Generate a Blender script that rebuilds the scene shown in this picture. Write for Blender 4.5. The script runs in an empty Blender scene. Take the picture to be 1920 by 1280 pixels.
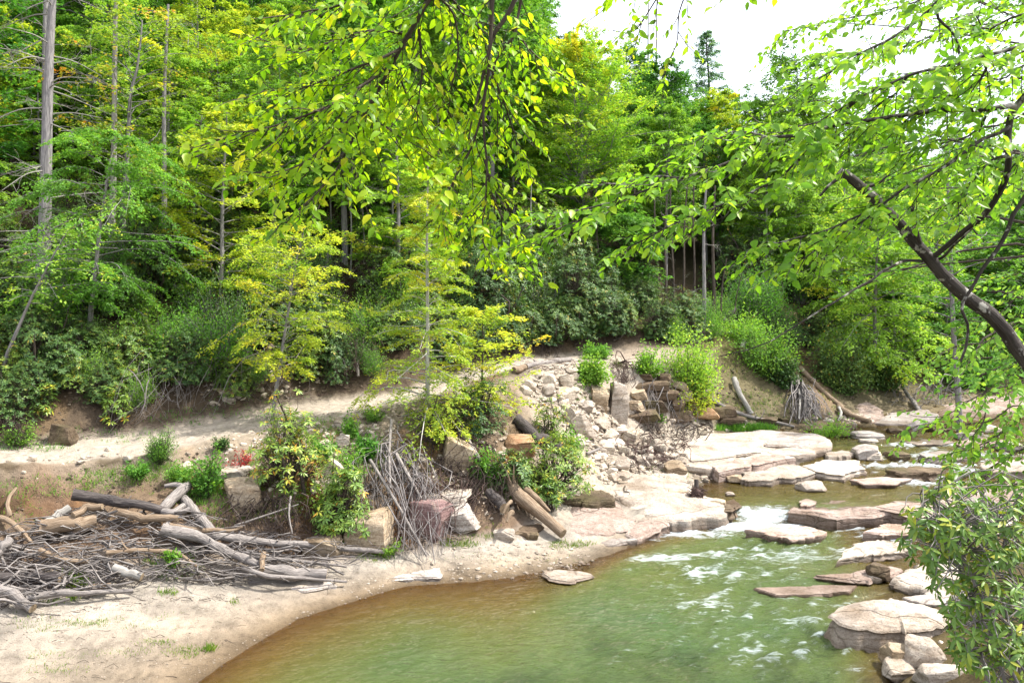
import bpy, math, numpy as np
R = math.radians
sc = bpy.context.scene
COL = sc.collection

# ------------------------------------------------------------------ camera, sky, sun, exposure
F, CX, HV, CH = 1371.0, 960.0, 560.0, 7.0          # focal length in photo pixels, centre column, horizon row, eye height
cam_d = bpy.data.cameras.new('camera')
cam = bpy.data.objects.new('camera', cam_d); COL.objects.link(cam)
cam.location = (0, 0, CH); cam.rotation_euler = (R(90), 0, 0)
cam_d.sensor_width = 36.0; cam_d.lens = 36.0 * F / 1920.0
cam_d.shift_y = -(640.0 - HV) / 1920.0
cam_d.clip_start = 0.05; cam_d.clip_end = 3000
sc.camera = cam

SUN_EL, SUN_AZ = R(58), R(84)                      # azimuth clockwise from +Y: to the right of the camera
world = bpy.data.worlds.new('World'); sc.world = world; world.use_nodes = True
wn = world.node_tree.nodes; wl = world.node_tree.links
bg = wn['Background']
sky = wn.new('ShaderNodeTexSky'); sky.sky_type = 'NISHITA'; sky.sun_disc = False
sky.sun_elevation = SUN_EL; sky.sun_rotation = SUN_AZ
sky.air_density = 1.0; sky.dust_density = 3.0; sky.ozone_density = 1.0
veil = wn.new('ShaderNodeMix'); veil.data_type = 'RGBA'; veil.blend_type = 'ADD'; veil.inputs[0].default_value = 1.0
wl.new(sky.outputs[0], veil.inputs[6]); veil.inputs[7].default_value = (4.5, 4.25, 3.9, 1)   # bright thin overcast over the blue
wl.new(veil.outputs[2], bg.inputs[0]); bg.inputs[1].default_value = 0.15
sun_d = bpy.data.lights.new('sun', 'SUN'); sun_d.energy = 4.6; sun_d.angle = R(1.0); sun_d.color = (1.0, 0.955, 0.87)
sun = bpy.data.objects.new('sun', sun_d); COL.objects.link(sun); sun.location = (20, -20, 40)
sun.rotation_euler = (R(90) - SUN_EL, 0, R(180) - SUN_AZ)
sc.view_settings.view_transform = 'Standard'; sc.view_settings.look = 'None'
sc.view_settings.exposure = 0.95; sc.view_settings.gamma = 1.0; sc.view_settings.use_curve_mapping = False
sc.cycles.max_bounces = 7; sc.cycles.diffuse_bounces = 3; sc.cycles.transmission_bounces = 5
sc.cycles.transparent_max_bounces = 8; sc.cycles.caustics_reflective = False; sc.cycles.caustics_refractive = False
sc.cycles.sample_clamp_indirect = 6.0

# ------------------------------------------------------------------ noise
def _hash(ix, iy, iz, seed):
    h = (ix.astype(np.uint32) * np.uint32(374761393) + iy.astype(np.uint32) * np.uint32(668265263)
         + iz.astype(np.uint32) * np.uint32(2147483647) + np.uint32((seed * 974711 + 12345) % 4294967296))
    h = (h ^ (h >> np.uint32(13))) * np.uint32(1274126177)
    h = h ^ (h >> np.uint32(16))
    return h.astype(np.float64) / 4294967295.0
def vnoise(x, y, z, seed=0):
    x, y, z = np.broadcast_arrays(np.asarray(x, float), np.asarray(y, float), np.asarray(z, float))
    ix, iy, iz = np.floor(x), np.floor(y), np.floor(z)
    fx, fy, fz = x - ix, y - iy, z - iz
    fx, fy, fz = [t * t * (3 - 2 * t) for t in (fx, fy, fz)]
    ix, iy, iz = ix.astype(np.int64), iy.astype(np.int64), iz.astype(np.int64)
    out = 0
    for dx in (0, 1):
        for dy in (0, 1):
            for dz in (0, 1):
                w = (fx if dx else 1 - fx) * (fy if dy else 1 - fy) * (fz if dz else 1 - fz)
                out = out + w * _hash(ix + dx, iy + dy, iz + dz, seed)
    return out * 2 - 1
def fbm(x, y, z=0.0, o=4, seed=0):
    a, s, t = 1.0, 0.0, 0.0
    x = np.asarray(x, float); y = np.asarray(y, float); z = np.asarray(z, float)
    for k in range(o):
        s = s + a * vnoise(x * 2 ** k, y * 2 ** k, z * 2 ** k, seed + k); t += a; a *= 0.5
    return s / t
def sstep(a, b, x):
    t = np.clip((np.asarray(x, float) - a) / (b - a), 0, 1); return t * t * (3 - 2 * t)
def norm(v):
    v = np.asarray(v, float); return v / (np.linalg.norm(v, axis=-1, keepdims=True) + 1e-9)

# ------------------------------------------------------------------ mesh and object helpers
def mesh(name, V, Fs, mats, attrs=None, smooth=False, fattrs=None, midx=None, sharp=None):
    """Fs: list of (n,3) or (n,4) index arrays."""
    V = np.asarray(V, np.float32).reshape(-1, 3)
    if isinstance(Fs, np.ndarray): Fs = [Fs]
    Fs = [np.asarray(f, np.int32) for f in Fs if len(f)]
    me = bpy.data.meshes.new(name)
    me.vertices.add(len(V)); me.vertices.foreach_set('co', V.ravel())
    nl = sum(f.size for f in Fs); npoly = sum(len(f) for f in Fs)
    me.loops.add(nl); me.loops.foreach_set('vertex_index', np.concatenate([f.ravel() for f in Fs]))
    tot = np.concatenate([np.full(len(f), f.shape[1], np.int32) for f in Fs])
    me.polygons.add(npoly)
    me.polygons.foreach_set('loop_start', np.concatenate([[0], np.cumsum(tot)[:-1]]).astype(np.int32))
    if midx is not None: me.polygons.foreach_set('material_index', np.asarray(midx, np.int32))
    me.update(calc_edges=True)
    me.polygons.foreach_set('use_smooth', np.full(npoly, bool(smooth)))
    for m in (mats if isinstance(mats, (list, tuple)) else [mats]): me.materials.append(m)
    for k, a in (attrs or {}).items():
        a = np.asarray(a, np.float32)
        t = 'FLOAT' if a.ndim == 1 else ('FLOAT_COLOR' if a.shape[1] == 4 else 'FLOAT_VECTOR')
        at = me.attributes.new(k, t, 'POINT')
        at.data.foreach_set('value' if t == 'FLOAT' else ('color' if t == 'FLOAT_COLOR' else 'vector'), a.ravel())
    for k, a in (fattrs or {}).items():
        at = me.attributes.new(k, 'FLOAT', 'FACE'); at.data.foreach_set('value', np.asarray(a, np.float32))
    if sharp is not None: me.set_sharp_from_angle(angle=R(sharp))
    return me
def link(name, data, parent=None, loc=(0, 0, 0), kind=None, label=None, cat=None, group=None):
    o = bpy.data.objects.new(name, data); COL.objects.link(o); o.location = loc
    if parent is not None: o.parent = parent
    if kind: o['kind'] = kind
    if label: o['label'] = label
    if cat: o['category'] = cat
    if group: o['group'] = group
    return o
def thing(name, label, cat, loc=(0, 0, 0), group=None, rotz=0.0, scale=None):
    o = link(name, None, None, loc, None, label, cat, group)
    o.rotation_euler = (0, 0, rotz); o.empty_display_size = 0.2
    if scale is not None: o.scale = scale
    return o

class Geo:
    """collects vertices, quads and triangles with a vector attribute 'tc' that runs along limbs and logs"""
    def __init__(s): s.V, s.Q, s.T, s.tc, s.n, s.qm, s.tm = [], [], [], [], 0, [], []
    def add(s, V, Q=None, T=None, tc=None, qm=0, tm=0):
        V = np.asarray(V, float).reshape(-1, 3)
        s.V.append(V); s.tc.append(V if tc is None else np.asarray(tc, float))
        if Q is not None and len(Q): s.Q.append(np.asarray(Q) + s.n); s.qm.append(np.full(len(Q), qm))
        if T is not None and len(T): s.T.append(np.asarray(T) + s.n); s.tm.append(np.full(len(T), tm))
        s.n += len(V)
    def mesh(s, name, mats, off=(0, 0, 0), smooth=True, sharp=None):
        V = np.concatenate(s.V) - np.asarray(off)
        Fs, mi = [], []
        if s.Q: Fs.append(np.concatenate(s.Q)); mi += s.qm
        if s.T: Fs.append(np.concatenate(s.T)); mi += s.tm
        return mesh(name, V, Fs, mats, {'tc': np.concatenate(s.tc)}, smooth, midx=np.concatenate(mi), sharp=sharp)

def resample(P, n):
    P = np.asarray(P, float)
    if len(P) == 2:
        t = np.linspace(0, 1, n)[:, None]; return P[0] * (1 - t) + P[1] * t
    Q = np.vstack([2 * P[0] - P[1], P, 2 * P[-1] - P[-2]])
    out = []
    for i in range(len(P) - 1):
        a, b, c, d = Q[i:i + 4]
        t = np.linspace(0, 1, 24, endpoint=False)[:, None]
        out.append(0.5 * ((2 * b) + (-a + c) * t + (2 * a - 5 * b + 4 * c - d) * t ** 2 + (-a + 3 * b - 3 * c + d) * t ** 3))
    out = np.vstack(out + [P[-1:]])
    L = np.concatenate([[0], np.cumsum(np.linalg.norm(np.diff(out, axis=0), axis=1))])
    s = np.linspace(0, L[-1], n)
    return np.stack([np.interp(s, L, out[:, k]) for k in range(3)], 1)
def tube(g, P, r, seg=8, rough=0.0, seed=0, caps=False, capm=1, m=0):
    P = np.asarray(P, float); n = len(P)
    r = np.full(n, r) if np.isscalar(r) else np.asarray(r, float)
    T = norm(np.gradient(P, axis=0))
    ref = np.array([0, 0, 1.0]) if abs(T[0][2]) < 0.9 else np.array([1.0, 0, 0])
    N = np.zeros_like(P); N[0] = norm(np.cross(np.cross(T[0], ref), T[0]))
    for i in range(1, n):
        N[i] = norm(N[i - 1] - T[i] * np.dot(N[i - 1], T[i]))
    B = np.cross(T, N)
    a = np.arange(seg) * 2 * np.pi / seg
    L = np.concatenate([[0], np.cumsum(np.linalg.norm(np.diff(P, axis=0), axis=1))])
    rr = r[:, None] * np.ones(seg)
    if rough:
        rr = rr * (1 + rough * fbm(np.cos(a)[None] * 1.5 + seed * 7.1, np.sin(a)[None] * 1.5, (L / (np.mean(r) * 4 + 1e-6))[:, None], 3, seed))
    V = P[:, None] + rr[..., None] * (np.cos(a)[None, :, None] * N[:, None] + np.sin(a)[None, :, None] * B[:, None])
    tc = np.stack([np.cos(a)[None] * (r[:, None] * 2.6), np.sin(a)[None] * (r[:, None] * 2.6), (L[:, None] + 0 * a[None]) * 0.22 + seed], -1)
    i, j = np.meshgrid(np.arange(n - 1), np.arange(seg), indexing='ij')
    q = np.stack([i * seg + j, i * seg + (j + 1) % seg, (i + 1) * seg + (j + 1) % seg, (i + 1) * seg + j], -1).reshape(-1, 4)
    g.add(V.reshape(-1, 3), q, tc=tc.reshape(-1, 3), qm=m)
    if caps:
        for e, s in ((0, -1), (n - 1, 1)):
            c = P[e] + T[e] * s * r[e] * 0.05
            vv = np.vstack([V[e], c[None]])
            k = np.arange(seg)
            t = np.stack([k, (k + 1) % seg, np.full(seg, seg)], 1)
            if s < 0: t = t[:, ::-1]
            g.add(vv, T=t, tc=vv * 3, tm=capm)
def sticks(g, A, B, ra, rb, rng, bend=0.15, sag=0.0, rings=4, m=0):
    """many thin three-sided curved twigs at once"""
    A = np.asarray(A, float); B = np.asarray(B, float); n = len(A)
    if n == 0: return
    D = B - A; L = np.linalg.norm(D, axis=1, keepdims=True); T = D / (L + 1e-9)
    ref = np.where(np.abs(T[:, 2:3]) < 0.9, np.array([[0, 0, 1.0]]), np.array([[1.0, 0, 0]]))
    N = norm(np.cross(T, ref)); Bn = np.cross(T, N)
    bx, by = rng.normal(0, bend, (2, n, 1)) * L
    bx2, by2 = rng.normal(0, bend * .5, (2, n, 1)) * L
    a = np.arange(3) * 2 * np.pi / 3
    ra = np.broadcast_to(ra, n).astype(float); rb = np.broadcast_to(rb, n).astype(float)
    V = np.zeros((n, rings, 3, 3)); tc = np.zeros((n, rings, 3, 3)); sd = rng.random(n) * 50
    for k in range(rings):
        t = k / (rings - 1); w = 4 * t * (1 - t); w2 = math.sin(2 * math.pi * t)
        c = A + D * t + N * (bx * w + bx2 * w2) + Bn * (by * w + by2 * w2) + np.array([0, 0, -1.0]) * sag * L * w
        r = ra * (1 - t) + rb * t
        for j in range(3):
            V[:, k, j] = c + r[:, None] * (math.cos(a[j]) * N + math.sin(a[j]) * Bn)
            tc[:, k, j] = np.stack([math.cos(a[j]) * r, math.sin(a[j]) * r, sd + t * L[:, 0] * .22], -1)
    base = (np.arange(n) * rings * 3)[:, None, None]
    k, j = np.meshgrid(np.arange(rings - 1), np.arange(3), indexing='ij')
    q = np.stack([k * 3 + j, k * 3 + (j + 1) % 3, (k + 1) * 3 + (j + 1) % 3, (k + 1) * 3 + j], -1).reshape(-1, 4)
    g.add(V.reshape(-1, 3), (base + q[None]).reshape(-1, 4), tc=tc.reshape(-1, 3), qm=m)

# ------------------------------------------------------------------ materials
def new_mat(name):
    m = bpy.data.materials.new(name); m.use_nodes = True
    nt = m.node_tree; b = nt.nodes['Principled BSDF']; return m, nt.nodes, nt.links, b
def ramp(nodes, stops, interp='LINEAR'):
    r = nodes.new('ShaderNodeValToRGB'); e = r.color_ramp.elements; r.color_ramp.interpolation = interp
    while len(e) < len(stops): e.new(0.5)
    for k, (p, c) in enumerate(stops): e[k].position = p; e[k].color = (*c, 1) if len(c) == 3 else c
    return r
def math_n(nodes, links, op, a, b=None, clamp=False):
    n = nodes.new('ShaderNodeMath'); n.operation = op; n.use_clamp = clamp
    for i, v in enumerate((a, b)):
        if v is None: continue
        if isinstance(v, (int, float)): n.inputs[i].default_value = v
        else: links.new(v, n.inputs[i])
    return n.outputs[0]
def mixc(nodes, links, fac, a, b, mode='MIX'):
    n = nodes.new('ShaderNodeMix'); n.data_type = 'RGBA'; n.blend_type = mode
    for s, v in ((n.inputs[0], fac), (n.inputs[6], a), (n.inputs[7], b)):
        if isinstance(v, (int, float)): s.default_value = v
        elif isinstance(v, tuple): s.default_value = (*v, 1)
        else: links.new(v, s)
    return n.outputs[2]
def tex(nodes, links, vec, scale, detail=4, rough=0.55, dist=0.0):
    t = nodes.new('ShaderNodeTexNoise'); t.inputs['Scale'].default_value = scale; t.inputs['Detail'].default_value = detail
    t.inputs['Roughness'].default_value = rough; t.inputs['Distortion'].default_value = dist
    if vec is not None: links.new(vec, t.inputs['Vector'])
    return t.outputs['Fac']
def attr(nodes, name, out='Fac'):
    a = nodes.new('ShaderNodeAttribute'); a.attribute_name = name; return a.outputs[out]
def bump(nodes, links, h, strength, dist, b):
    n = nodes.new('ShaderNodeBump'); n.inputs['Strength'].default_value = strength; n.inputs['Distance'].default_value = dist
    links.new(h, n.inputs['Height']); links.new(n.outputs[0], b.inputs['Normal']); return n

def leaf_mat(name, stops, trans=0.45, rough=0.5, spec=0.35, hue=0.03, val=0.25, tboost=(1.25, 1.25, 0.6)):
    m, N, L, b = new_mat(name)
    oi = N.new('ShaderNodeObjectInfo')
    t = attr(N, 'tint'); r = ramp(N, stops); L.new(t, r.inputs[0])
    hs = N.new('ShaderNodeHueSaturation'); L.new(r.outputs[0], hs.inputs['Color'])
    L.new(math_n(N, L, 'ADD', math_n(N, L, 'MULTIPLY', oi.outputs['Random'], 2 * hue), 0.5 - hue), hs.inputs['Hue'])
    L.new(math_n(N, L, 'ADD', math_n(N, L, 'MULTIPLY', oi.outputs['Random'], -2 * val), 1 + val), hs.inputs['Value'])
    c = hs.outputs[0]
    L.new(c, b.inputs['Base Color']); b.inputs['Roughness'].default_value = rough
    b.inputs['Specular IOR Level'].default_value = spec
    tr = N.new('ShaderNodeBsdfTranslucent'); L.new(mixc(N, L, 1.0, c, tboost, 'MULTIPLY'), tr.inputs[0])
    ms = N.new('ShaderNodeMixShader'); ms.inputs[0].default_value = trans
    L.new(b.outputs[0], ms.inputs[1]); L.new(tr.outputs[0], ms.inputs[2])
    L.new(ms.outputs[0], N['Material Output'].inputs[0])
    return m
def wood_mat(name, c1, c2, c3, scale=14.0, bmp=0.9, rough=0.85, bd=0.03, lichen=None):
    m, N, L, b = new_mat(name)
    v = attr(N, 'tc', 'Vector')
    n1 = tex(N, L, v, scale, 6, 0.65); n2 = tex(N, L, v, scale * 0.22, 3)
    r = ramp(N, [(0.36, c1), (0.5, c2), (0.64, c3)]); L.new(n1, r.inputs[0])
    d = mixc(N, L, math_n(N, L, 'MULTIPLY', n2, 0.9), r.outputs[0], tuple(x * 0.55 for x in c2))
    if lichen:
        geo = N.new('ShaderNodeNewGeometry'); n3 = tex(N, L, geo.outputs['Position'], 9.0, 4, 0.6)
        rr = ramp(N, [(0.56, (0, 0, 0)), (0.62, (1, 1, 1))]); L.new(n3, rr.inputs[0])
        d = mixc(N, L, rr.outputs[0], d, lichen)
    L.new(d, b.inputs['Base Color']); b.inputs['Roughness'].default_value = rough
    b.inputs['Specular IOR Level'].default_value = 0.2
    bump(N, L, n1, bmp, bd, b); return m
def rock_mat(name, c1, c2, c3, wet_z=None, band=1.0, scale=1.6, stain=(0.16, 0.10, 0.05), lum=0.25):
    m, N, L, b = new_mat(name)
    geo = N.new('ShaderNodeNewGeometry'); P = geo.outputs['Position']
    oi = N.new('ShaderNodeObjectInfo')
    mp = N.new('ShaderNodeMapping'); mp.inputs['Scale'].default_value = (0.5, 0.5, 5.0 * band); L.new(P, mp.inputs[0])
    n1 = tex(N, L, mp.outputs[0], scale, 6, 0.62, 0.4); n2 = tex(N, L, P, 7.0, 6, 0.7); n3 = tex(N, L, P, 0.9, 3)
    r = ramp(N, [(0.33, c1), (0.5, c2), (0.64, c3)]); L.new(mixc(N, L, 0.4, n1, n2), r.inputs[0])
    c = r.outputs[0]
    rs = ramp(N, [(0.52, (0, 0, 0)), (0.68, (1, 1, 1))]); L.new(n3, rs.inputs[0])
    c = mixc(N, L, math_n(N, L, 'MULTIPLY', rs.outputs[0], 0.45), c, stain)
    vo = N.new('ShaderNodeTexVoronoi'); vo.feature = 'DISTANCE_TO_EDGE'; vo.inputs['Scale'].default_value = 0.9
    mp2 = N.new('ShaderNodeMapping'); mp2.inputs['Scale'].default_value = (0.35, 1.1, 1.0); L.new(P, mp2.inputs[0])
    nd = N.new('ShaderNodeTexNoise'); nd.inputs['Scale'].default_value = 1.3; L.new(P, nd.inputs['Vector'])
    L.new(mixc(N, L, 0.35, mp2.outputs[0], nd.outputs['Color']), vo.inputs['Vector'])
    rc = ramp(N, [(0.0, (0, 0, 0)), (0.012, (1, 1, 1))]); L.new(vo.outputs['Distance'], rc.inputs[0])
    c = mixc(N, L, math_n(N, L, 'SUBTRACT', 0.55, math_n(N, L, 'MULTIPLY', rc.outputs[0], 0.55)), c, (0.09, 0.065, 0.045))
    n4 = tex(N, L, P, 22.0, 5, 0.75); r4 = ramp(N, [(0.36, (0.52, 0.48, 0.43)), (0.5, (1, 1, 1)), (0.66, (1.12, 1.11, 1.1))]); L.new(n4, r4.inputs[0])
    c = mixc(N, L, 0.75, c, mixc(N, L, 1.0, c, r4.outputs[0], 'MULTIPLY'))
    n5 = tex(N, L, P, 2.7, 5, 0.7); r5 = ramp(N, [(0.57, (0, 0, 0)), (0.66, (1, 1, 1))]); L.new(n5, r5.inputs[0])
    c = mixc(N, L, math_n(N, L, 'MULTIPLY', r5.outputs[0], 0.35), c, (0.17, 0.145, 0.10))
    hs = N.new('ShaderNodeHueSaturation'); L.new(c, hs.inputs['Color'])
    L.new(math_n(N, L, 'ADD', math_n(N, L, 'MULTIPLY', oi.outputs['Random'], lum * 1.6), 0.95 - lum), hs.inputs['Value'])
    c = hs.outputs[0]; b.inputs['Roughness'].default_value = 0.8
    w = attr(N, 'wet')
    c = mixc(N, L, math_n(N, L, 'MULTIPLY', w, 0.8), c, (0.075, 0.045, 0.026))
    L.new(math_n(N, L, 'SUBTRACT', 0.85, math_n(N, L, 'MULTIPLY', w, 0.6)), b.inputs['Roughness'])
    L.new(c, b.inputs['Base Color'])
    b.inputs['Specular IOR Level'].default_value = 0.25
    hsum = math_n(N, L, 'ADD', n2, math_n(N, L, 'ADD', n1, math_n(N, L, 'MULTIPLY', rc.outputs[0], 0.4)))
    bump(N, L, hsum, 0.75, 0.07, b)
    return m

M = {}
M['leaf_bright'] = leaf_mat('leaf_bright', [(0.0, (0.10, 0.24, 0.012)), (0.45, (0.26, 0.46, 0.016)), (0.8, (0.46, 0.60, 0.02)), (1.0, (0.62, 0.58, 0.03))], 0.58, 0.42, 0.4, 0.008, 0.15)
M['leaf_green'] = leaf_mat('leaf_green', [(0.0, (0.08, 0.20, 0.02)), (0.55, (0.19, 0.40, 0.03)), (1.0, (0.36, 0.54, 0.04))], 0.58, 0.4, 0.45, 0.008, 0.15)
M['leaf_beech'] = leaf_mat('leaf_beech', [(0.0, (0.10, 0.21, 0.035)), (0.5, (0.19, 0.385, 0.055)), (0.9, (0.30, 0.50, 0.06)), (1.0, (0.46, 0.50, 0.06))], 0.47, 0.55, 0.2, 0.02, 0.25)
M['leaf_yellow'] = leaf_mat('leaf_yellow', [(0.0, (0.17, 0.31, 0.035)), (0.45, (0.38, 0.49, 0.05)), (0.85, (0.54, 0.57, 0.06)), (1.0, (0.62, 0.52, 0.05))], 0.45, 0.55, 0.2, 0.01, 0.15)
M['leaf_mid'] = leaf_mat('leaf_mid', [(0.0, (0.06, 0.155, 0.032)), (0.5, (0.13, 0.30, 0.045)), (1.0, (0.25, 0.43, 0.055))], 0.44, 0.55, 0.2, 0.02, 0.25)
M['leaf_dark'] = leaf_mat('leaf_dark', [(0.0, (0.035, 0.085, 0.026)), (0.6, (0.08, 0.165, 0.038)), (0.93, (0.18, 0.26, 0.045)), (1.0, (0.36, 0.27, 0.04))], 0.27, 0.45, 0.35, 0.015, 0.3)
M['leaf_rhodo'] = leaf_mat('leaf_rhodo', [(0.0, (0.06, 0.13, 0.025)), (0.55, (0.13, 0.23, 0.035)), (0.85, (0.25, 0.33, 0.04)), (0.96, (0.42, 0.40, 0.04)), (1.0, (0.46, 0.27, 0.03))], 0.28, 0.4, 0.4, 0.01, 0.15)
M['leaf_gold'] = leaf_mat('leaf_gold', [(0.0, (0.12, 0.28, 0.035)), (0.45, (0.27, 0.48, 0.05)), (0.8, (0.48, 0.58, 0.055)), (1.0, (0.62, 0.56, 0.06))], 0.45, 0.55, 0.2, 0.0, 0.0)
M['leaf_conifer'] = leaf_mat('leaf_conifer', [(0.0, (0.08, 0.18, 0.10)), (0.6, (0.17, 0.31, 0.18)), (1.0, (0.26, 0.40, 0.20))], 0.3, 0.6, 0.15, 0.01, 0.2)
M['leaf_orange'] = leaf_mat('leaf_orange', [(0.0, (0.14, 0.26, 0.035)), (0.55, (0.28, 0.40, 0.045)), (0.82, (0.46, 0.42, 0.05)), (1.0, (0.54, 0.22, 0.04))], 0.42, 0.55, 0.2, 0.01, 0.15)
M['leaf_red'] = leaf_mat('leaf_red', [(0.0, (0.25, 0.03, 0.03)), (1.0, (0.42, 0.06, 0.04))], 0.3)
M['grass'] = leaf_mat('grass_blades', [(0.0, (0.07, 0.15, 0.02)), (0.6, (0.14, 0.25, 0.025)), (1.0, (0.30, 0.28, 0.07))], 0.35, 0.6, 0.15, 0.0, 0.0)
M['bark_grey'] = wood_mat('bark_grey', (0.10, 0.095, 0.10), (0.24, 0.225, 0.225), (0.40, 0.375, 0.36))
M['bark_dark'] = wood_mat('bark_dark', (0.03, 0.024, 0.02), (0.08, 0.062, 0.05), (0.17, 0.14, 0.12))
M['bark_birch'] = wood_mat('bark_birch', (0.018, 0.015, 0.013), (0.05, 0.042, 0.036), (0.12, 0.105, 0.095), 16, 0.9, 0.8, 0.02, (0.30, 0.29, 0.26))
M['bark_pale'] = wood_mat('bark_pale', (0.16, 0.15, 0.135), (0.29, 0.275, 0.25), (0.40, 0.385, 0.35), 8, 0.5)
M['bark_white'] = wood_mat('bark_white', (0.24, 0.23, 0.21), (0.44, 0.42, 0.39), (0.58, 0.56, 0.52), 8, 0.4)
M['drift_grey'] = wood_mat('drift_grey', (0.085, 0.075, 0.072), (0.245, 0.22, 0.205), (0.43, 0.395, 0.365), 20)
M['drift_tan'] = wood_mat('drift_tan', (0.10, 0.066, 0.042), (0.24, 0.175, 0.118), (0.38, 0.30, 0.22), 18)
M['drift_dark'] = wood_mat('drift_dark', (0.025, 0.021, 0.021), (0.075, 0.064, 0.061), (0.17, 0.15, 0.14), 18)
M['cut_end'] = wood_mat('cut_wood', (0.17, 0.12, 0.075), (0.29, 0.22, 0.145), (0.38, 0.30, 0.21), 4)
M['twig_grey'] = wood_mat('twig_grey', (0.08, 0.07, 0.07), (0.22, 0.20, 0.195), (0.38, 0.35, 0.335), 10, 0.2)
M['twig_dark'] = wood_mat('twig_dark', (0.022, 0.016, 0.014), (0.055, 0.04, 0.034), (0.12, 0.092, 0.08), 10, 0.2)
M['twig_red'] = wood_mat('twig_red', (0.035, 0.022, 0.019), (0.09, 0.058, 0.05), (0.18, 0.13, 0.112), 10, 0.2)
M['rock_pale'] = rock_mat('rock_pale', (0.27, 0.215, 0.165), (0.44, 0.38, 0.32), (0.58, 0.52, 0.455))
M['rock_pink'] = rock_mat('rock_pink', (0.19, 0.125, 0.10), (0.37, 0.285, 0.24), (0.52, 0.435, 0.385))
M['rock_tan'] = rock_mat('rock_tan', (0.19, 0.13, 0.08), (0.35, 0.275, 0.19), (0.48, 0.40, 0.30))
M['rock_orange'] = rock_mat('rock_orange', (0.25, 0.12, 0.06), (0.38, 0.23, 0.13), (0.46, 0.33, 0.22))
M['rock_grey'] = rock_mat('rock_grey', (0.20, 0.17, 0.15), (0.36, 0.32, 0.29), (0.50, 0.46, 0.42), lum=0.3)
M['rock_brown'] = rock_mat('rock_brown', (0.045, 0.03, 0.019), (0.11, 0.078, 0.05), (0.22, 0.165, 0.11), stain=(0.10, 0.10, 0.03))
M['rock_purple'] = rock_mat('rock_purple', (0.12, 0.07, 0.07), (0.21, 0.13, 0.125), (0.32, 0.23, 0.21))
M['clod'] = rock_mat('soil_clod', (0.07, 0.052, 0.036), (0.15, 0.115, 0.08), (0.26, 0.21, 0.155), lum=0.35)
M['rubble'] = rock_mat('rubble', (0.23, 0.185, 0.14), (0.42, 0.36, 0.29), (0.57, 0.51, 0.43), lum=0.3)

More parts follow.
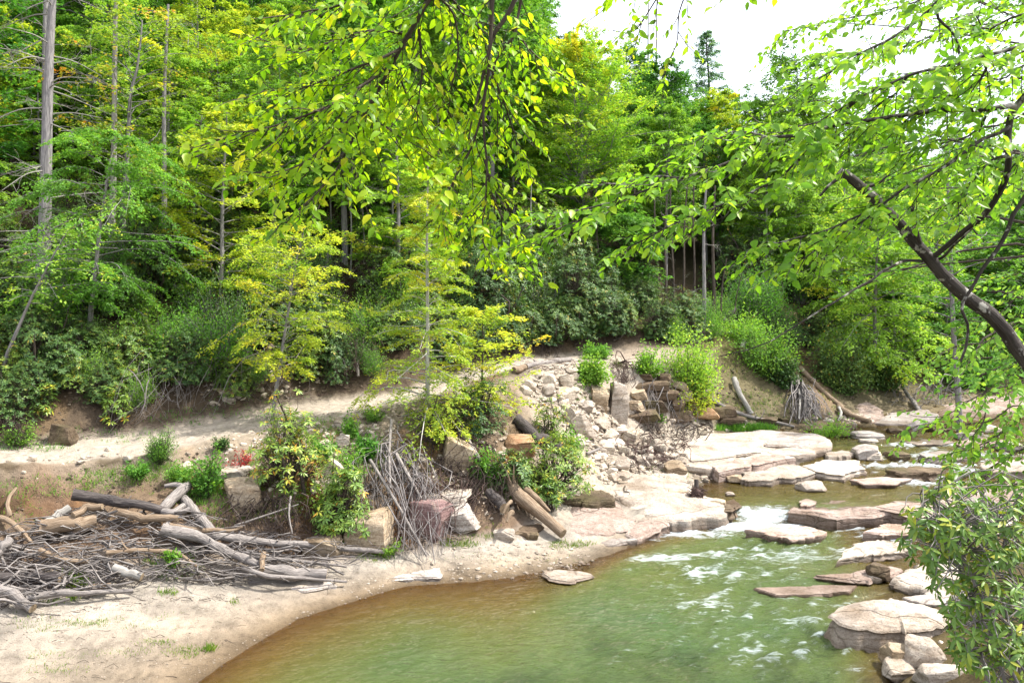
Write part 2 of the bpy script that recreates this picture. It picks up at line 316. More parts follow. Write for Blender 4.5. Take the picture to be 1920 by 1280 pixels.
# ------------------------------------------------------------------ the lie of the land
# per bearing u: near bank, its foot, river bed, river bed, waterline, beach top, bank foot, bank middle,
# outer edge of the track, inner edge, top of the cut bank, hillside, upper hillside, far ridge -> (distance, height)
COLS = [
 (-2500, [(1.5,2.8),(2,1.5),(3,-.3),(3.5,-.3),(4,0),(6,.6),(7,1.1),(8,1.8),(8.5,2.6),(10,2.7),(11,4),(15,8),(28,20),(120,42)]),
 (-600, [(1.5,2.8),(3,1.5),(4.5,-.5),(6,-.5),(7.5,0),(11,.6),(13,1.1),(14,1.8),(14.8,2.7),(17,2.8),(18,4.2),(23,8),(40,20),(150,48)]),
 (0, [(1.5,2.8),(4,1.2),(6,-.8),(8,-1),(9.5,0),(15.2,.55),(16.4,1.05),(17.8,1.8),(18.3,2.75),(20.3,2.85),(21.4,4.2),(28,8.2),(45,19.5),(160,50)]),
 (300, [(1.5,2.8),(4,1.2),(6,-1.0),(9.5,-1.3),(12.3,0),(16.5,.55),(17.8,1.3),(19.6,2.1),(20.3,2.72),(22.8,2.85),(24,4.5),(31,8.8),(48,19.5),(160,48)]),
 (560, [(1.5,2.8),(4.5,1.0),(7,-1.5),(12.5,-1.1),(16,0),(17.5,.3),(18.3,.6),(19.6,1.85),(22.8,3.0),(26.1,3.1),(27.3,4.6),(34,9.2),(52,19.5),(160,44)]),
 (760, [(1.5,2.8),(4.5,1.0),(8,-1.6),(14,-1.2),(17.8,0),(18.85,.35),(19.3,.7),(21.4,2.0),(24.4,3.35),(27.8,3.45),(29,4.7),(36,9.4),(56,19),(160,42)]),
 (960, [(1.5,2.8),(4.5,1.0),(9,-1.6),(15.3,-.8),(18.3,0),(20.2,.3),(20.7,.6),(23.6,2.0),(29.5,4.1),(33.2,4.2),(34.5,5.3),(41.5,10),(60,18.5),(160,38)]),
 (1100, [(1.5,2.8),(4.5,1.0),(9.5,-1.6),(17.2,-1.0),(19,-.05),(21,.2),(23.3,.62),(28.6,2.0),(31.8,4.1),(35.9,4.25),(37,5.4),(43.5,9.3),(62,17.5),(160,35)]),
 (1250, [(1.5,2.8),(4.8,1.0),(10,-1.5),(20.3,-1.0),(22,.0),(23.2,.56),(27.6,.92),(32,1.2),(33.4,3.5),(35.6,4.4),(38,5.4),(46,7.4),(65,14),(160,32)]),
 (1400, [(1.5,2.8),(5.2,1.2),(11,-1.5),(21.6,-.95),(23.2,-.2),(24.4,.0),(31,.45),(34.3,1.05),(40.5,5.0),(43.5,5.6),(45,6.4),(52,8.8),(70,12.5),(160,29)]),
 (1550, [(1.5,2.8),(6,1.2),(10.5,-1.1),(21.3,-.8),(23.2,-.2),(24.5,.0),(33,.5),(36.5,1.1),(44,3.2),(47,4.8),(50,6.2),(57,9),(80,13),(160,26)]),
 (1700, [(1.5,2.8),(6.5,2.2),(11,.3),(16,-.05),(19,-.3),(24,-.05),(33,.45),(42,1.1),(46,2.1),(50,3.6),(54,5.2),(64,9),(85,13),(160,24)]),
 (1900, [(1.5,2.8),(6.5,2.8),(12,.9),(18,.5),(22,.5),(25,.1),(36,.5),(44,1.1),(50,2.1),(55,3.6),(60,5.2),(68,8.5),(90,13),(160,24)]),
 (2400, [(1.5,2.8),(6,3.2),(10,2.5),(16,2),(22,1.6),(28,1.5),(36,1.5),(44,1.6),(50,2.4),(55,3.5),(60,5),(68,8),(90,13),(160,24)]),
 (4500, [(1.5,2.8),(4,3.2),(6,3),(8,3),(10,3),(13,3),(16,3),(20,3.5),(24,4),(28,5),(32,6),(40,9),(60,15),(160,38)]),
]
CU = np.array([c[0] for c in COLS], float)
CK = np.array([c[1] for c in COLS], float)                    # (cols, 14, 2)
NK = CK.shape[1]
NAMP = np.array([.15, .15, .08, .06, .015, .04, .20, .40, .16, .07, .40, .45, .8, 5.0])
def knots(u):
    u = np.asarray(u, float)
    return np.stack([np.stack([np.interp(u, CU, CK[:, k, j]) for k in range(NK)], -1) for j in (0, 1)])   # 2, n, NK
def relief(x, y, s):
    amp = np.interp(s, np.arange(NK), NAMP)
    big = fbm(x * 0.55, y * 0.55, 0.0, 3, 3)
    fine = fbm(x * 2.3, y * 2.3, 0.0, 4, 11)
    crumb = np.abs(fbm(x * 4.2 + 7, y * 4.2, 0.0, 3, 19))
    return amp * (big + 0.6 * fine + 0.55 * (0.22 - crumb) * sstep(5.2, 6.0, s))
def ground(x, y, rel=True):
    x = np.asarray(x, float); y = np.maximum(np.asarray(y, float), 1.5)
    x, y = np.broadcast_arrays(x, y); sh = x.shape; x = x.ravel(); y = y.ravel()
    ky, kz = knots(CX + F * x / y)
    z = kz[:, 0].copy(); s = np.zeros_like(z)
    for k in range(NK - 1):
        t = (y - ky[:, k]) / (ky[:, k + 1] - ky[:, k]); m = t >= 0
        tt = np.clip(t, 0, 1)
        z = np.where(m, kz[:, k] + (kz[:, k + 1] - kz[:, k]) * tt, z); s = np.where(m, k + tt, s)
    if rel: z = z + relief(x, y, s)
    return z.reshape(sh), s.reshape(sh)
def gz(x, y): return float(ground(np.array([x]), np.array([y]))[0][0])
def water_z(x, y):
    return 0.46 * sstep(22.55, 23.35, np.asarray(y) + .12 * np.sin(np.asarray(x) * 2.1)) + 0.36 * sstep(27.0, 31.5, y) + 0.10 * sstep(33, 40, y)
def at(u, v, y): return np.array([(u - CX) / F * y, y, CH - (v - HV) / F * y])
def at_z(u, v, z, k=0.0, y0=0.0):
    y = (CH - z + k * y0) / ((v - HV) / F + k); return np.array([(u - CX) / F * y, y, CH - (v - HV) / F * y])
_YS = np.concatenate([np.arange(8.0, 40, 0.05), np.arange(40, 110, .2)])
_HU = np.arange(-80, 2001, 5.0)
_HX = (_HU[:, None] - CX) / F * _YS[None]
_HZ = ground(_HX, np.broadcast_to(_YS, _HX.shape))[0]
_HW = np.maximum(_HZ, water_z(_HX, np.broadcast_to(_YS, _HX.shape)))
def hit(u, v, pull=0.0, water=False):
    """the point of the ground that bearing (u, v) meets, moved by pull metres towards the viewer"""
    k = int(np.clip(round((u + 80) / 5.0), 0, len(_HU) - 1))
    zr = CH - (v - HV) / F * _YS
    m = (_HW if water else _HZ)[k] >= zr
    y = _YS[int(np.argmax(m))] if m.any() else 60.0
    return at(u, v, y - pull)

US = np.unique(np.concatenate([np.linspace(-2500, -100, 25), np.arange(-100, 2021, 7.0), np.linspace(2050, 4500, 25)]))
SEG = [6, 8, 14, 22, 26, 16, 30, 36, 26, 22, 36, 36, 24]
SV = np.concatenate([k + np.arange(n) / n for k, n in enumerate(SEG)] + [[NK - 1]])
def build_terrain():
    ky, kz = knots(US)
    i0 = np.minimum(SV.astype(int), NK - 2); fr = SV - i0
    Y = ky[:, i0] * (1 - fr) + ky[:, i0 + 1] * fr
    Z = kz[:, i0] * (1 - fr) + kz[:, i0 + 1] * fr
    X = (US[:, None] - CX) / F * Y
    S = np.broadcast_to(SV, Y.shape)
    Z = Z + relief(X, Y, S)
    # wheel ruts along the track
    tr = S - 8
    m = (tr > 0) & (tr < 1)
    Z = Z - m * 0.05 * (np.exp(-((tr - .3) / .09) ** 2) + np.exp(-((tr - .72) / .09) ** 2))
    left = np.array([[.16,.13,.09],[.18,.14,.09],[.10,.085,.035],[.22,.13,.045],[.30,.21,.12],[.53,.47,.39],[.24,.165,.11],[.235,.165,.105],[.40,.325,.24],[.48,.40,.31],[.085,.055,.032],[.075,.055,.032],[.07,.055,.03],[.05,.08,.03]])
    right = np.array([[.16,.13,.09],[.18,.14,.09],[.15,.11,.05],[.13,.10,.045],[.16,.11,.05],[.15,.11,.05],[.20,.14,.07],[.22,.18,.11],[.15,.13,.05],[.20,.15,.08],[.12,.10,.05],[.085,.07,.035],[.07,.06,.03],[.05,.08,.03]])
    w = sstep(1200, 1330, US)[:, None, None]
    cl = np.stack([np.interp(SV, np.arange(NK), left[:, k]) for k in range(3)], -1)[None]
    cr = np.stack([np.interp(SV, np.arange(NK), right[:, k]) for k in range(3)], -1)[None]
    C = cl * (1 - w) + cr * w
    # patches of soil, fallen leaves and moss
    n1 = fbm(X * 1.1, Y * 1.1, 0, 4, 41)[..., None]; n2 = fbm(X * 0.7 + 9, Y * 0.7, 0, 3, 55)[..., None]
    bank = (np.exp(-((S - 7) / 1.1) ** 2))[..., None]
    C = C + bank * (1 - w) * (sstep(0.05, 0.4, n2) * np.array([.02, -.06, -.09]) - sstep(0.1, .4, n1) * np.array([.16, .13, .10]))
    # red-brown slip of bare soil at the left end of the bank
    u2 = US[:, None] + 0 * S
    red = (np.exp(-((u2 - 90) / 90) ** 2 - ((S - 7.3) / .75) ** 2))[..., None]
    C = C * (1 - .8 * red) + .8 * red * np.array([.25, .175, .125])
    edge = ((np.exp(-((S - 8.0) / .12) ** 2) + np.exp(-((S - 9.0) / .14) ** 2)) * (1 - w[..., 0]))[..., None]
    C = C - edge * sstep(-.2, .3, n1) * np.array([.18, .15, .12])
    trk = (sstep(8.05, 8.2, S) * (1 - sstep(8.95, 9.1, S)) * (1 - w[..., 0]))[..., None]
    C = C * (1 - trk * .7) + trk * .7 * np.array([.58, .50, .41]) * (1 + .22 * fbm(X * 2.0, Y * 2.0, 0, 4, 61)[..., None])
    bch = (sstep(3.9, 4.3, S) * (1 - sstep(5.4, 6.0, S)))[..., None]
    C = C * (1 + bch * (.42 * fbm(X * .8, Y * 1.6, 0, 4, 71)[..., None] - .22 * sstep(.12, .3, fbm(X * 1.5 + 3, Y * 2.6, 0, 4, 73))[..., None] + .16 * fbm(X * 4, Y * 5, 0, 3, 72)[..., None]))
    C = C * (1 + 0.12 * fbm(X * 6, Y * 6, 0, 2, 77)[..., None])
    rub = (sstep(960, 1040, u2) * (1 - sstep(1290, 1360, u2)) * sstep(5.2, 5.8, S) * (1 - sstep(8.0, 8.3, S)))[..., None]
    C = C * (1 - rub * .8) + rub * .8 * np.array([.60, .52, .42]) * (1 + .25 * fbm(X * 1.6, Y * 1.6, 0, 4, 63)[..., None])
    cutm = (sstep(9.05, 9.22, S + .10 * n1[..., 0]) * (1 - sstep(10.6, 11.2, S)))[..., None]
    C = C * (1 - cutm * .85) + cutm * .85 * (np.array([.075, .05, .03]) + sstep(.15, .5, n2) * np.array([.10, .062, .025]))  # litter brown, darkened to paint in the shade under the overhanging bushes
    path = (np.exp(-((S - 8.92) / .16) ** 2 - ((u2 - 1400) / 60) ** 2) + .9 * np.exp(-((S - 8.95) / .3) ** 2 - ((u2 - 1195) / 45) ** 2))[..., None]
    C = C * (1 - path) + path * np.array([.42, .33, .24])
    slip = (np.exp(-((u2 - 1525 - (S - 8) * -25) / 22) ** 2) * sstep(6.8, 7.3, S) * (1 - sstep(9.5, 10.3, S)))[..., None]
    C = C * (1 - slip * .8) + slip * .8 * np.array([.33, .21, .13])
    wet = 1 - sstep(0.0, 0.12 + .05 * n1[..., 0], Z - water_z(X, Y)); wet = wet * (S < 6.5) * (S > 3)
    C = C * (1 - 0.45 * wet[..., None])
    C = np.clip(C * np.array([.66, .675, .70]), 0.008, 0.5)
    n, k = Y.shape
    i, j = np.meshgrid(np.arange(n - 1), np.arange(k - 1), indexing='ij')
    q = np.stack([i * k + j, (i + 1) * k + j, (i + 1) * k + j + 1, i * k + j + 1], -1).reshape(-1, 4)
    V = np.stack([X, Y, Z], -1).reshape(-1, 3)
    m, N, L, b = new_mat('ground')
    geo = N.new('ShaderNodeNewGeometry'); P = geo.outputs['Position']
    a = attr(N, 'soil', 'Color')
    n1 = tex(N, L, P, 5.0, 8, 0.7); n2 = tex(N, L, P, 38.0, 4, 0.7)
    r = ramp(N, [(0.25, (0.55, 0.52, 0.5)), (0.5, (1, 1, 1)), (0.75, (1.22, 1.2, 1.16))]); L.new(n1, r.inputs[0])
    c = mixc(N, L, 1.0, a, r.outputs[0], 'MULTIPLY')
    r2 = ramp(N, [(0.33, (0.6, 0.56, 0.52)), (0.45, (1, 1, 1)), (0.65, (1.08, 1.07, 1.05))]); L.new(n2, r2.inputs[0])
    c = mixc(N, L, 0.8, c, mixc(N, L, 1.0, c, r2.outputs[0], 'MULTIPLY'))
    L.new(c, b.inputs['Base Color']); b.inputs['Roughness'].default_value = 0.92; b.inputs['Specular IOR Level'].default_value = 0.15
    bump(N, L, math_n(N, L, 'ADD', n1, math_n(N, L, 'MULTIPLY', n2, 0.5)), 0.8, 0.10, b)
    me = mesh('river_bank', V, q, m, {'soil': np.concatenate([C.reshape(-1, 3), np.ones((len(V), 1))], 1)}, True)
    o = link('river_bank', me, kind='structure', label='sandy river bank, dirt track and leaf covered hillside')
    # the viewer's own side of the river, below and behind the eye
    xs = np.linspace(-30, 30, 61); ys = np.linspace(-25, 3.0, 40)
    gx, gy = np.meshgrid(xs, ys, indexing='ij')
    gzz = 2.74 + 0.02 * np.maximum(-gy, 0) ** 1.3 - 0.45 * np.maximum(gy - 1.2, 0) - .02 * np.maximum(np.abs(gx) - 4, 0) + .1 * fbm(gx * .4, gy * .4, 0, 3, 5)
    n, k = gx.shape
    i, j = np.meshgrid(np.arange(n - 1), np.arange(k - 1), indexing='ij')
    q = np.stack([i * k + j, (i + 1) * k + j, (i + 1) * k + j + 1, i * k + j + 1], -1).reshape(-1, 4)
    V = np.stack([gx, gy, gzz], -1).reshape(-1, 3)
    link('near_bank', mesh('near_bank', V, q, m, {'soil': np.tile([.09, .07, .04, 1], (len(V), 1))}, True), kind='structure',
         label='leaf covered bank on the near side of the river')
    return o
BANK = build_terrain()

# ------------------------------------------------------------------ the river
FOAM_GLINTS = [  # (u, v, half width, half height, strength); broad weak ones paint sky reflection streaks
 (1435, 966, 64, 20, .86), (1415, 989, 110, 10, 1.0), (1300, 1000, 100, 10, .7), (1225, 1008, 55, 10, .5), (1240, 1046, 70, 9, .65),
 (1590, 1032, 80, 10, .5), (1640, 1004, 45, 7, .7), (1600, 990, 40, 6, .6), (1690, 1010, 50, 10, .55), (1340, 1040, 80, 10, .5),
 (1720, 905, 120, 8, .62), (1700, 872, 130, 7, .68), (1780, 852, 120, 8, .72), (1730, 833, 90, 6, .7), (1640, 876, 70, 6, .4), (1820, 882, 80, 8, .55),
 (1600, 846, 40, 5, .3), (1850, 816, 70, 4, .4), (1640, 928, 80, 4, .3), (1750, 990, 60, 12, .4), (1800, 1010, 60, 16, .4), (1560, 952, 30, 10, .3),
 (1480, 1040, 160, 22, .50), (1350, 1072, 190, 26, .42), (1450, 1200, 280, 90, .30), (1300, 1130, 190, 50, .34), (1560, 1130, 140, 40, .3), (1200, 1230, 180, 50, .2), (1760, 860, 200, 45, .38), (1640, 1000, 200, 40, .35), (1400, 900, 200, 20, .12)]
RAPID = [(1450, 1010, 300, 40, 1.0), (1300, 1090, 230, 60, .85), (1480, 1190, 280, 110, .85), (1750, 870, 220, 50, 1.1), (1640, 1040, 150, 50, .7), (1150, 1240, 380, 90, .5), (1435, 965, 70, 25, .7), (1650, 1110, 120, 30, .5)]
def blobs(u, v, table):
    out = 0
    for (a, b, ru, rv, s) in table: out = np.maximum(out, s * np.exp(-(((u - a) / ru) ** 2 + ((v - b) / rv) ** 2) * 0.9))
    return out
def build_river():
    us = np.unique(np.concatenate([np.linspace(-600, 250, 20), np.arange(250, 1960, 6.0), np.linspace(1960, 2400, 12)]))
    ys = np.concatenate([np.linspace(5, 11, 12, endpoint=False), np.linspace(11, 22, 190, endpoint=False), np.linspace(22, 24, 46, endpoint=False), np.linspace(24, 50, 170)])
    Y = np.broadcast_to(ys, (len(us), len(ys))); X = (us[:, None] - CX) / F * Y
    Z = water_z(X, Y)
    g = ground(X, Y)[0]
    U = us[:, None] + 0 * Y; Vv = HV + (CH - Z) * F / Y
    ra = blobs(U, Vv, RAPID); fo = blobs(U, Vv, FOAM_GLINTS)
    fx, fy = X * .80 + Y * .60, -X * .60 + Y * .80              # along and across the current
    w = fbm(fx * 1.9, fy * 4.2, 0, 3, 21); w2 = np.abs(fbm(fx * 1.3 + 4, fy * 2.4, 0, 3, 25)); w3 = fbm(fx * 6, fy * 11, 0, 2, 29)
    Z = Z + ra * (0.10 * w + 0.13 * (0.3 - w2) + 0.028 * w3) + 0.006 * w + 0.003 * w3 + sstep(.45, 1.0, fo) * (.05 + .07 * np.abs(w3) + .05 * w)
    depth = np.maximum(water_z(X, Y) - g, 0)
    murk = 1 - np.exp(-depth / 0.55)
    foam_glints = np.clip(fo + ra * (sstep(.05, .4, w) * .30 - w2 * .15), 0, 1.2)
    n, k = Y.shape
    i, j = np.meshgrid(np.arange(n - 1), np.arange(k - 1), indexing='ij')
    q = np.stack([i * k + j, (i + 1) * k + j, (i + 1) * k + j + 1, i * k + j + 1], -1).reshape(-1, 4)
    m, N, L, b = new_mat('river_water')
    geo = N.new('ShaderNodeNewGeometry'); P = geo.outputs['Position']
    mu, fa, rp = attr(N, 'murk'), attr(N, 'foam_glints'), attr(N, 'rapid')
    rot = N.new('ShaderNodeMapping'); rot.inputs['Rotation'].default_value = (0, 0, R(-37)); rot.inputs['Scale'].default_value = (0.55, 1.5, 1.0)
    L.new(P, rot.inputs[0])
    n1 = tex(N, L, rot.outputs[0], 2.6, 4, 0.55, 0.5); n2 = tex(N, L, rot.outputs[0], 9.0, 5, 0.65, 0.6); rot2 = N.new('ShaderNodeMapping'); rot2.inputs['Rotation'].default_value = (0, 0, R(-12)); rot2.inputs['Scale'].default_value = (0.42, 1.9, 1.0); L.new(P, rot2.inputs[0])
    n3 = tex(N, L, rot2.outputs[0], 4.2, 9, 0.8, 0.9)
    silt = tex(N, L, P, 0.35, 2)
    cr = ramp(N, [(0.0, (0.14, 0.078, 0.02)), (0.46, (0.115, 0.086, 0.019)), (0.76, (0.074, 0.090, 0.023)), (1.0, (0.036, 0.074, 0.026))])
    L.new(math_n(N, L, 'ADD', mu, math_n(N, L, 'MULTIPLY', math_n(N, L, 'SUBTRACT', silt, 0.5), 0.35), True), cr.inputs[0])
    d = N.new('ShaderNodeBsdfDiffuse'); L.new(cr.outputs[0], d.inputs[0])
    tp = N.new('ShaderNodeBsdfTransparent'); tp.inputs[0].default_value = (0.86, 0.70, 0.42, 1)
    body = N.new('ShaderNodeMixShader'); L.new(math_n(N, L, 'MULTIPLY', mu, 1.05, True), body.inputs[0]); L.new(tp.outputs[0], body.inputs[1]); L.new(d.outputs[0], body.inputs[2])
    bp = N.new('ShaderNodeBump'); bp.inputs['Distance'].default_value = 0.24
    L.new(math_n(N, L, 'ADD', math_n(N, L, 'MULTIPLY', rp, 0.9), 0.35, True), bp.inputs['Strength'])
    L.new(math_n(N, L, 'ADD', n1, math_n(N, L, 'MULTIPLY', n2, 0.5)), bp.inputs['Height'])
    gl = N.new('ShaderNodeBsdfGlossy'); gl.inputs['Roughness'].default_value = 0.05; L.new(bp.outputs[0], gl.inputs['Normal'])
    fr = N.new('ShaderNodeFresnel'); fr.inputs['IOR'].default_value = 1.40; L.new(bp.outputs[0], fr.inputs['Normal'])
    surf = N.new('ShaderNodeMixShader'); L.new(fr.outputs[0], surf.inputs[0]); L.new(body.outputs[0], surf.inputs[1]); L.new(gl.outputs[0], surf.inputs[2])
    fd = N.new('ShaderNodeBsdfDiffuse'); fd.inputs[0].default_value = (0.66, 0.74, 0.80, 1); L.new(bp.outputs[0], fd.inputs['Normal'])  # bluish white of the froth, also painted in for sky reflected on ripples
    thr = math_n(N, L, 'SUBTRACT', math_n(N, L, 'ADD', math_n(N, L, 'MULTIPLY', fa, 0.60), n3), 0.74)
    ff = math_n(N, L, 'MULTIPLY', thr, 4.2, True)
    out = N.new('ShaderNodeMixShader'); L.new(math_n(N, L, 'MULTIPLY', ff, 0.93), out.inputs[0]); L.new(surf.outputs[0], out.inputs[1]); L.new(fd.outputs[0], out.inputs[2])
    L.new(out.outputs[0], N['Material Output'].inputs[0])
    me = mesh('river', np.stack([X, Y, Z], -1).reshape(-1, 3), q, m, {'murk': murk.ravel(), 'foam_glints': foam_glints.ravel(), 'rapid': ra.ravel()}, True)
    link('river', me, kind='structure', label='green river with white rapids and a small waterfall')
build_river()


# ------------------------------------------------------------------ rocks
def chaikin(P, it=1):
    for _ in range(it):
        Q = np.roll(P, -1, 0); P = np.stack([.78 * P + .22 * Q, .22 * P + .78 * Q], 1).reshape(-1, P.shape[1])
    return P
def slab(label, px, z0, y0, k=0.0, thick=0.4, mat='rock_pale', amp=0.05, seed=0, name='flat_rock', river=True, ledge=0.05, crown=0.0, cat='rock', group=None):
    """flat bedrock: a plan outline seen at (u, v) on a gently tilted plane, with a weathered top and stepped sides"""
    rng = np.random.default_rng(900 + seed)
    P = np.array([at_z(u, v, z0, k, y0) for u, v in px])
    n = 104
    P = np.vstack([P, P[:1]]); L = np.concatenate([[0], np.cumsum(np.linalg.norm(np.diff(P, axis=0), axis=1))])
    s = np.linspace(0, L[-1], n, endpoint=False); P = np.stack([np.interp(s, L, P[:, j]) for j in range(3)], 1)
    c = P.mean(0); size = np.ptp(P[:, :2], axis=0).min()
    jag = (fbm(P[:, 0] * 2.2, P[:, 1] * 2.2, seed, 4, seed) + .5 * np.sign(fbm(P[:, 0] * 1.6, P[:, 1] * 1.6, seed + 3, 2, seed + 3)) * .5) * min(.20, size * .18)
    out = norm((P - c) * [1, 1, 0])
    P = P + out * jag[:, None]
    rings = []
    fac = [0.02, .10, .19, .28, .36, .43, .5, .56, .62, .67, .72, .765, .805, .84, .87, .895, .918, .938, .955, .97, .982, .993]
    for f in fac:
        Q = c + (P - c) * f
        h = fbm(Q[:, 0] * .8 + .25 * Q[:, 1], Q[:, 1] * 1.7, seed, 4, seed + 5) + .25 * vnoise(Q[:, 0] * .35, Q[:, 1] * .6, seed, seed)
        st = np.floor((h * 1.6 + .5) * 5) / 5 * .9 + h * .25            # layered steps
        Q = Q.copy(); Q[:, 2] = z0 + k * (Q[:, 1] - y0) + amp * st * (1 - f ** 6 * .5) + crown * (1 - f ** 2) + .010 * fbm(Q[:, 0] * 6, Q[:, 1] * 6, 0, 2, seed)
        Q[:, 2] -= .02 * (f > .98)
        rings.append(Q)
    nd = max(6, int(thick / .05)); off = 0
    lay = rng.normal(0, ledge, nd)
    for d in range(1, nd + 1):
        dep = thick * d / nd
        Q = P.copy(); Q[:, 2] = rings[-1][:, 2] - (dep - .01)
        w = lay[d - 1] + .5 * ledge * fbm(P[:, 0] * 2.5, P[:, 1] * 2.5, d * .45, 3, seed + 9) * 2 + dep * .06
        Q = Q + out * w[:, None]
        rings.append(Q)
    V = np.concatenate(rings); m = len(rings)
    i, j = np.meshgrid(np.arange(m - 1), np.arange(n), indexing='ij')
    q = np.stack([i * n + j, (i + 1) * n + j, (i + 1) * n + (j + 1) % n, i * n + (j + 1) % n], -1).reshape(-1, 4)
    V = np.vstack([V, V[:n].mean(0)[None]]); kk = np.arange(n)
    t = np.stack([np.full(n, len(V) - 1), kk, (kk + 1) % n], 1)
    wz = water_z(V[:, 0], V[:, 1])
    wet = (1 - sstep(.02, .17, V[:, 2] - wz + .04 * fbm(V[:, 0] * 4, V[:, 1] * 4, V[:, 2] * 4, 2, 3))) if river else np.zeros(len(V))
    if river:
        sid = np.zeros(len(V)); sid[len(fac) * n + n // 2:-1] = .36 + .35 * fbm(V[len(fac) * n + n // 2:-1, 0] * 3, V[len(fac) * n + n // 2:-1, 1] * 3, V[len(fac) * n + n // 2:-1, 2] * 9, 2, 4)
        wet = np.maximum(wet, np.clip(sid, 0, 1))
    base = np.array([c[0], c[1], rings[-1][:, 2].min()])
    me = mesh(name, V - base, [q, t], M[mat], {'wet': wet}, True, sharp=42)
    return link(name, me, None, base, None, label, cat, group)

_ico = {}
def ico(sub):
    if sub in _ico: return _ico[sub]
    import bmesh
    bm = bmesh.new(); bmesh.ops.create_icosphere(bm, subdivisions=sub, radius=1.0)
    V = np.array([v.co[:] for v in bm.verts]); T = np.array([[v.index for v in f.verts] for f in bm.faces]); bm.free()
    _ico[sub] = (V, T); return _ico[sub]
def rock_shape(rng, sub=4, planes=12, box=0.5, rough=0.04, dmin=.55, dmax=.9):
    """a sphere cut by planes: some near the axes (blocky sandstone), the rest at random"""
    V, T = ico(sub); V = V * 1.45; V = V.copy()
    N = []
    for ax in range(3):
        for sg in (-1, 1):
            a = np.zeros(3); a[ax] = sg; N.append((norm(a + rng.normal(0, .16, 3)), rng.uniform(.72, .92)))
    for _ in range(planes): N.append((norm(rng.normal(0, 1, 3)), rng.uniform(dmin + .25, dmax + .2)))
    keep = N if box > 0 else N[6:]
    for nn, d in keep:
        k = V @ nn - d; V = V - np.maximum(k, 0)[:, None] * nn * .97
    q0 = rng.random() * 50
    V = V + norm(V) * (rough * fbm(V[:, 0] * 2.2, V[:, 1] * 2.2, V[:, 2] * 4 + q0, 4, 2))[:, None]
    st = np.floor((V[:, 2] + .12 * fbm(V[:, 0] * 2, V[:, 1] * 2, q0, 2, 8)) * 6)                       # bedding planes stand proud or recede
    V = V * np.stack([1 + rough * .9 * vnoise(st * 1.7, q0, 0, 3), 1 + rough * .9 * vnoise(st * 1.7, q0 + 9, 0, 3), 1 + 0 * st], 1)
    lo, hi = V.min(0), V.max(0); V = (V - (lo + hi) / 2) / (hi - lo)       # unit box
    return V, T
def boulder(label, u0, v0, u1, v1, mat='rock_pale', depth=0.8, seed=0, rotz=None, tilt=(0, 0), name='boulder', sink=0.18, water=False, box=1, planes=14, rough=.075, z=None, pull=0.0, cat='rock', group=None, sub=4):
    rng = np.random.default_rng(4000 + seed)
    p = hit((u0 + u1) / 2, v1, pull, water) if z is None else at_z((u0 + u1) / 2, v1, z)
    y = p[1]; w = (u1 - u0) / F * y; h = (v1 - v0) / F * y; d = w * depth
    V, T = rock_shape(rng, sub, planes, box, rough)
    V = V * np.array([w, d, h * (1 + sink)])
    a, bb = R(tilt[0]), R(tilt[1])
    Rx = np.array([[1, 0, 0], [0, math.cos(a), -math.sin(a)], [0, math.sin(a), math.cos(a)]])
    Ry = np.array([[math.cos(bb), 0, math.sin(bb)], [0, 1, 0], [-math.sin(bb), 0, math.cos(bb)]])
    V = V @ (Rx @ Ry).T
    base = p + np.array([0, d * .35, 0])
    V[:, 2] += -V[:, 2].min() - h * sink
    Wd = V + base
    wet = 1 - sstep(0, .10, Wd[:, 2] - water_z(Wd[:, 0], Wd[:, 1])) if water or z is not None else np.zeros(len(V))
    me = mesh(name, V, T, M[mat], {'wet': wet}, True, sharp=28)
    return link(name, me, None, base, None, label, cat, group)

# bedrock slabs along the left edge of the river
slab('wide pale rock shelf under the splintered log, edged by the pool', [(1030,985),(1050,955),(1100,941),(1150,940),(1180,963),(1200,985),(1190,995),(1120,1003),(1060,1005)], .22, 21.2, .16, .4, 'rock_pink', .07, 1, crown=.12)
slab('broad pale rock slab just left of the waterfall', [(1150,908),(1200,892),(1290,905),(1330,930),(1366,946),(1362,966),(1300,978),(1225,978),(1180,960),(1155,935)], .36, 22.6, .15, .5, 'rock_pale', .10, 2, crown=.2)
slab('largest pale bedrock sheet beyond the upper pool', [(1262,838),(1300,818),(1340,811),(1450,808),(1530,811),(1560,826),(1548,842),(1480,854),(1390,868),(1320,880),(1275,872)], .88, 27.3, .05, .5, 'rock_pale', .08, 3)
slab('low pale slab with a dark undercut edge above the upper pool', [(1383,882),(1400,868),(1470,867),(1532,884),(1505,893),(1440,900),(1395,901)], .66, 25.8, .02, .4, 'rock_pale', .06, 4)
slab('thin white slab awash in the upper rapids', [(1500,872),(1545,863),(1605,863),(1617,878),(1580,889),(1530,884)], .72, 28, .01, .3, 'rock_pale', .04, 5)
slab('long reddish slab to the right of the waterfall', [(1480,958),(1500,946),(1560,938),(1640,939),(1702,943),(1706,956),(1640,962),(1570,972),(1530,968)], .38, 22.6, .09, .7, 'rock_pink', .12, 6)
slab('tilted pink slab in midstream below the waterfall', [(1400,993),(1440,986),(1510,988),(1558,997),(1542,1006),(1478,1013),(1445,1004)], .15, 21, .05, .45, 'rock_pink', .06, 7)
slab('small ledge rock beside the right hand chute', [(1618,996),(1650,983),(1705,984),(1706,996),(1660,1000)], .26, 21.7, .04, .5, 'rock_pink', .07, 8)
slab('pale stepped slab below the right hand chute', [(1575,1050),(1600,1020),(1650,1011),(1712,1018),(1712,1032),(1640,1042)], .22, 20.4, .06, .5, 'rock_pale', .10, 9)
slab('long narrow pale slab barely above the green water', [(1416,1102),(1480,1099),(1560,1095),(1614,1094),(1600,1109),(1520,1114),(1450,1117)], .07, 17.7, 0, .35, 'rock_pink', .04, 10)
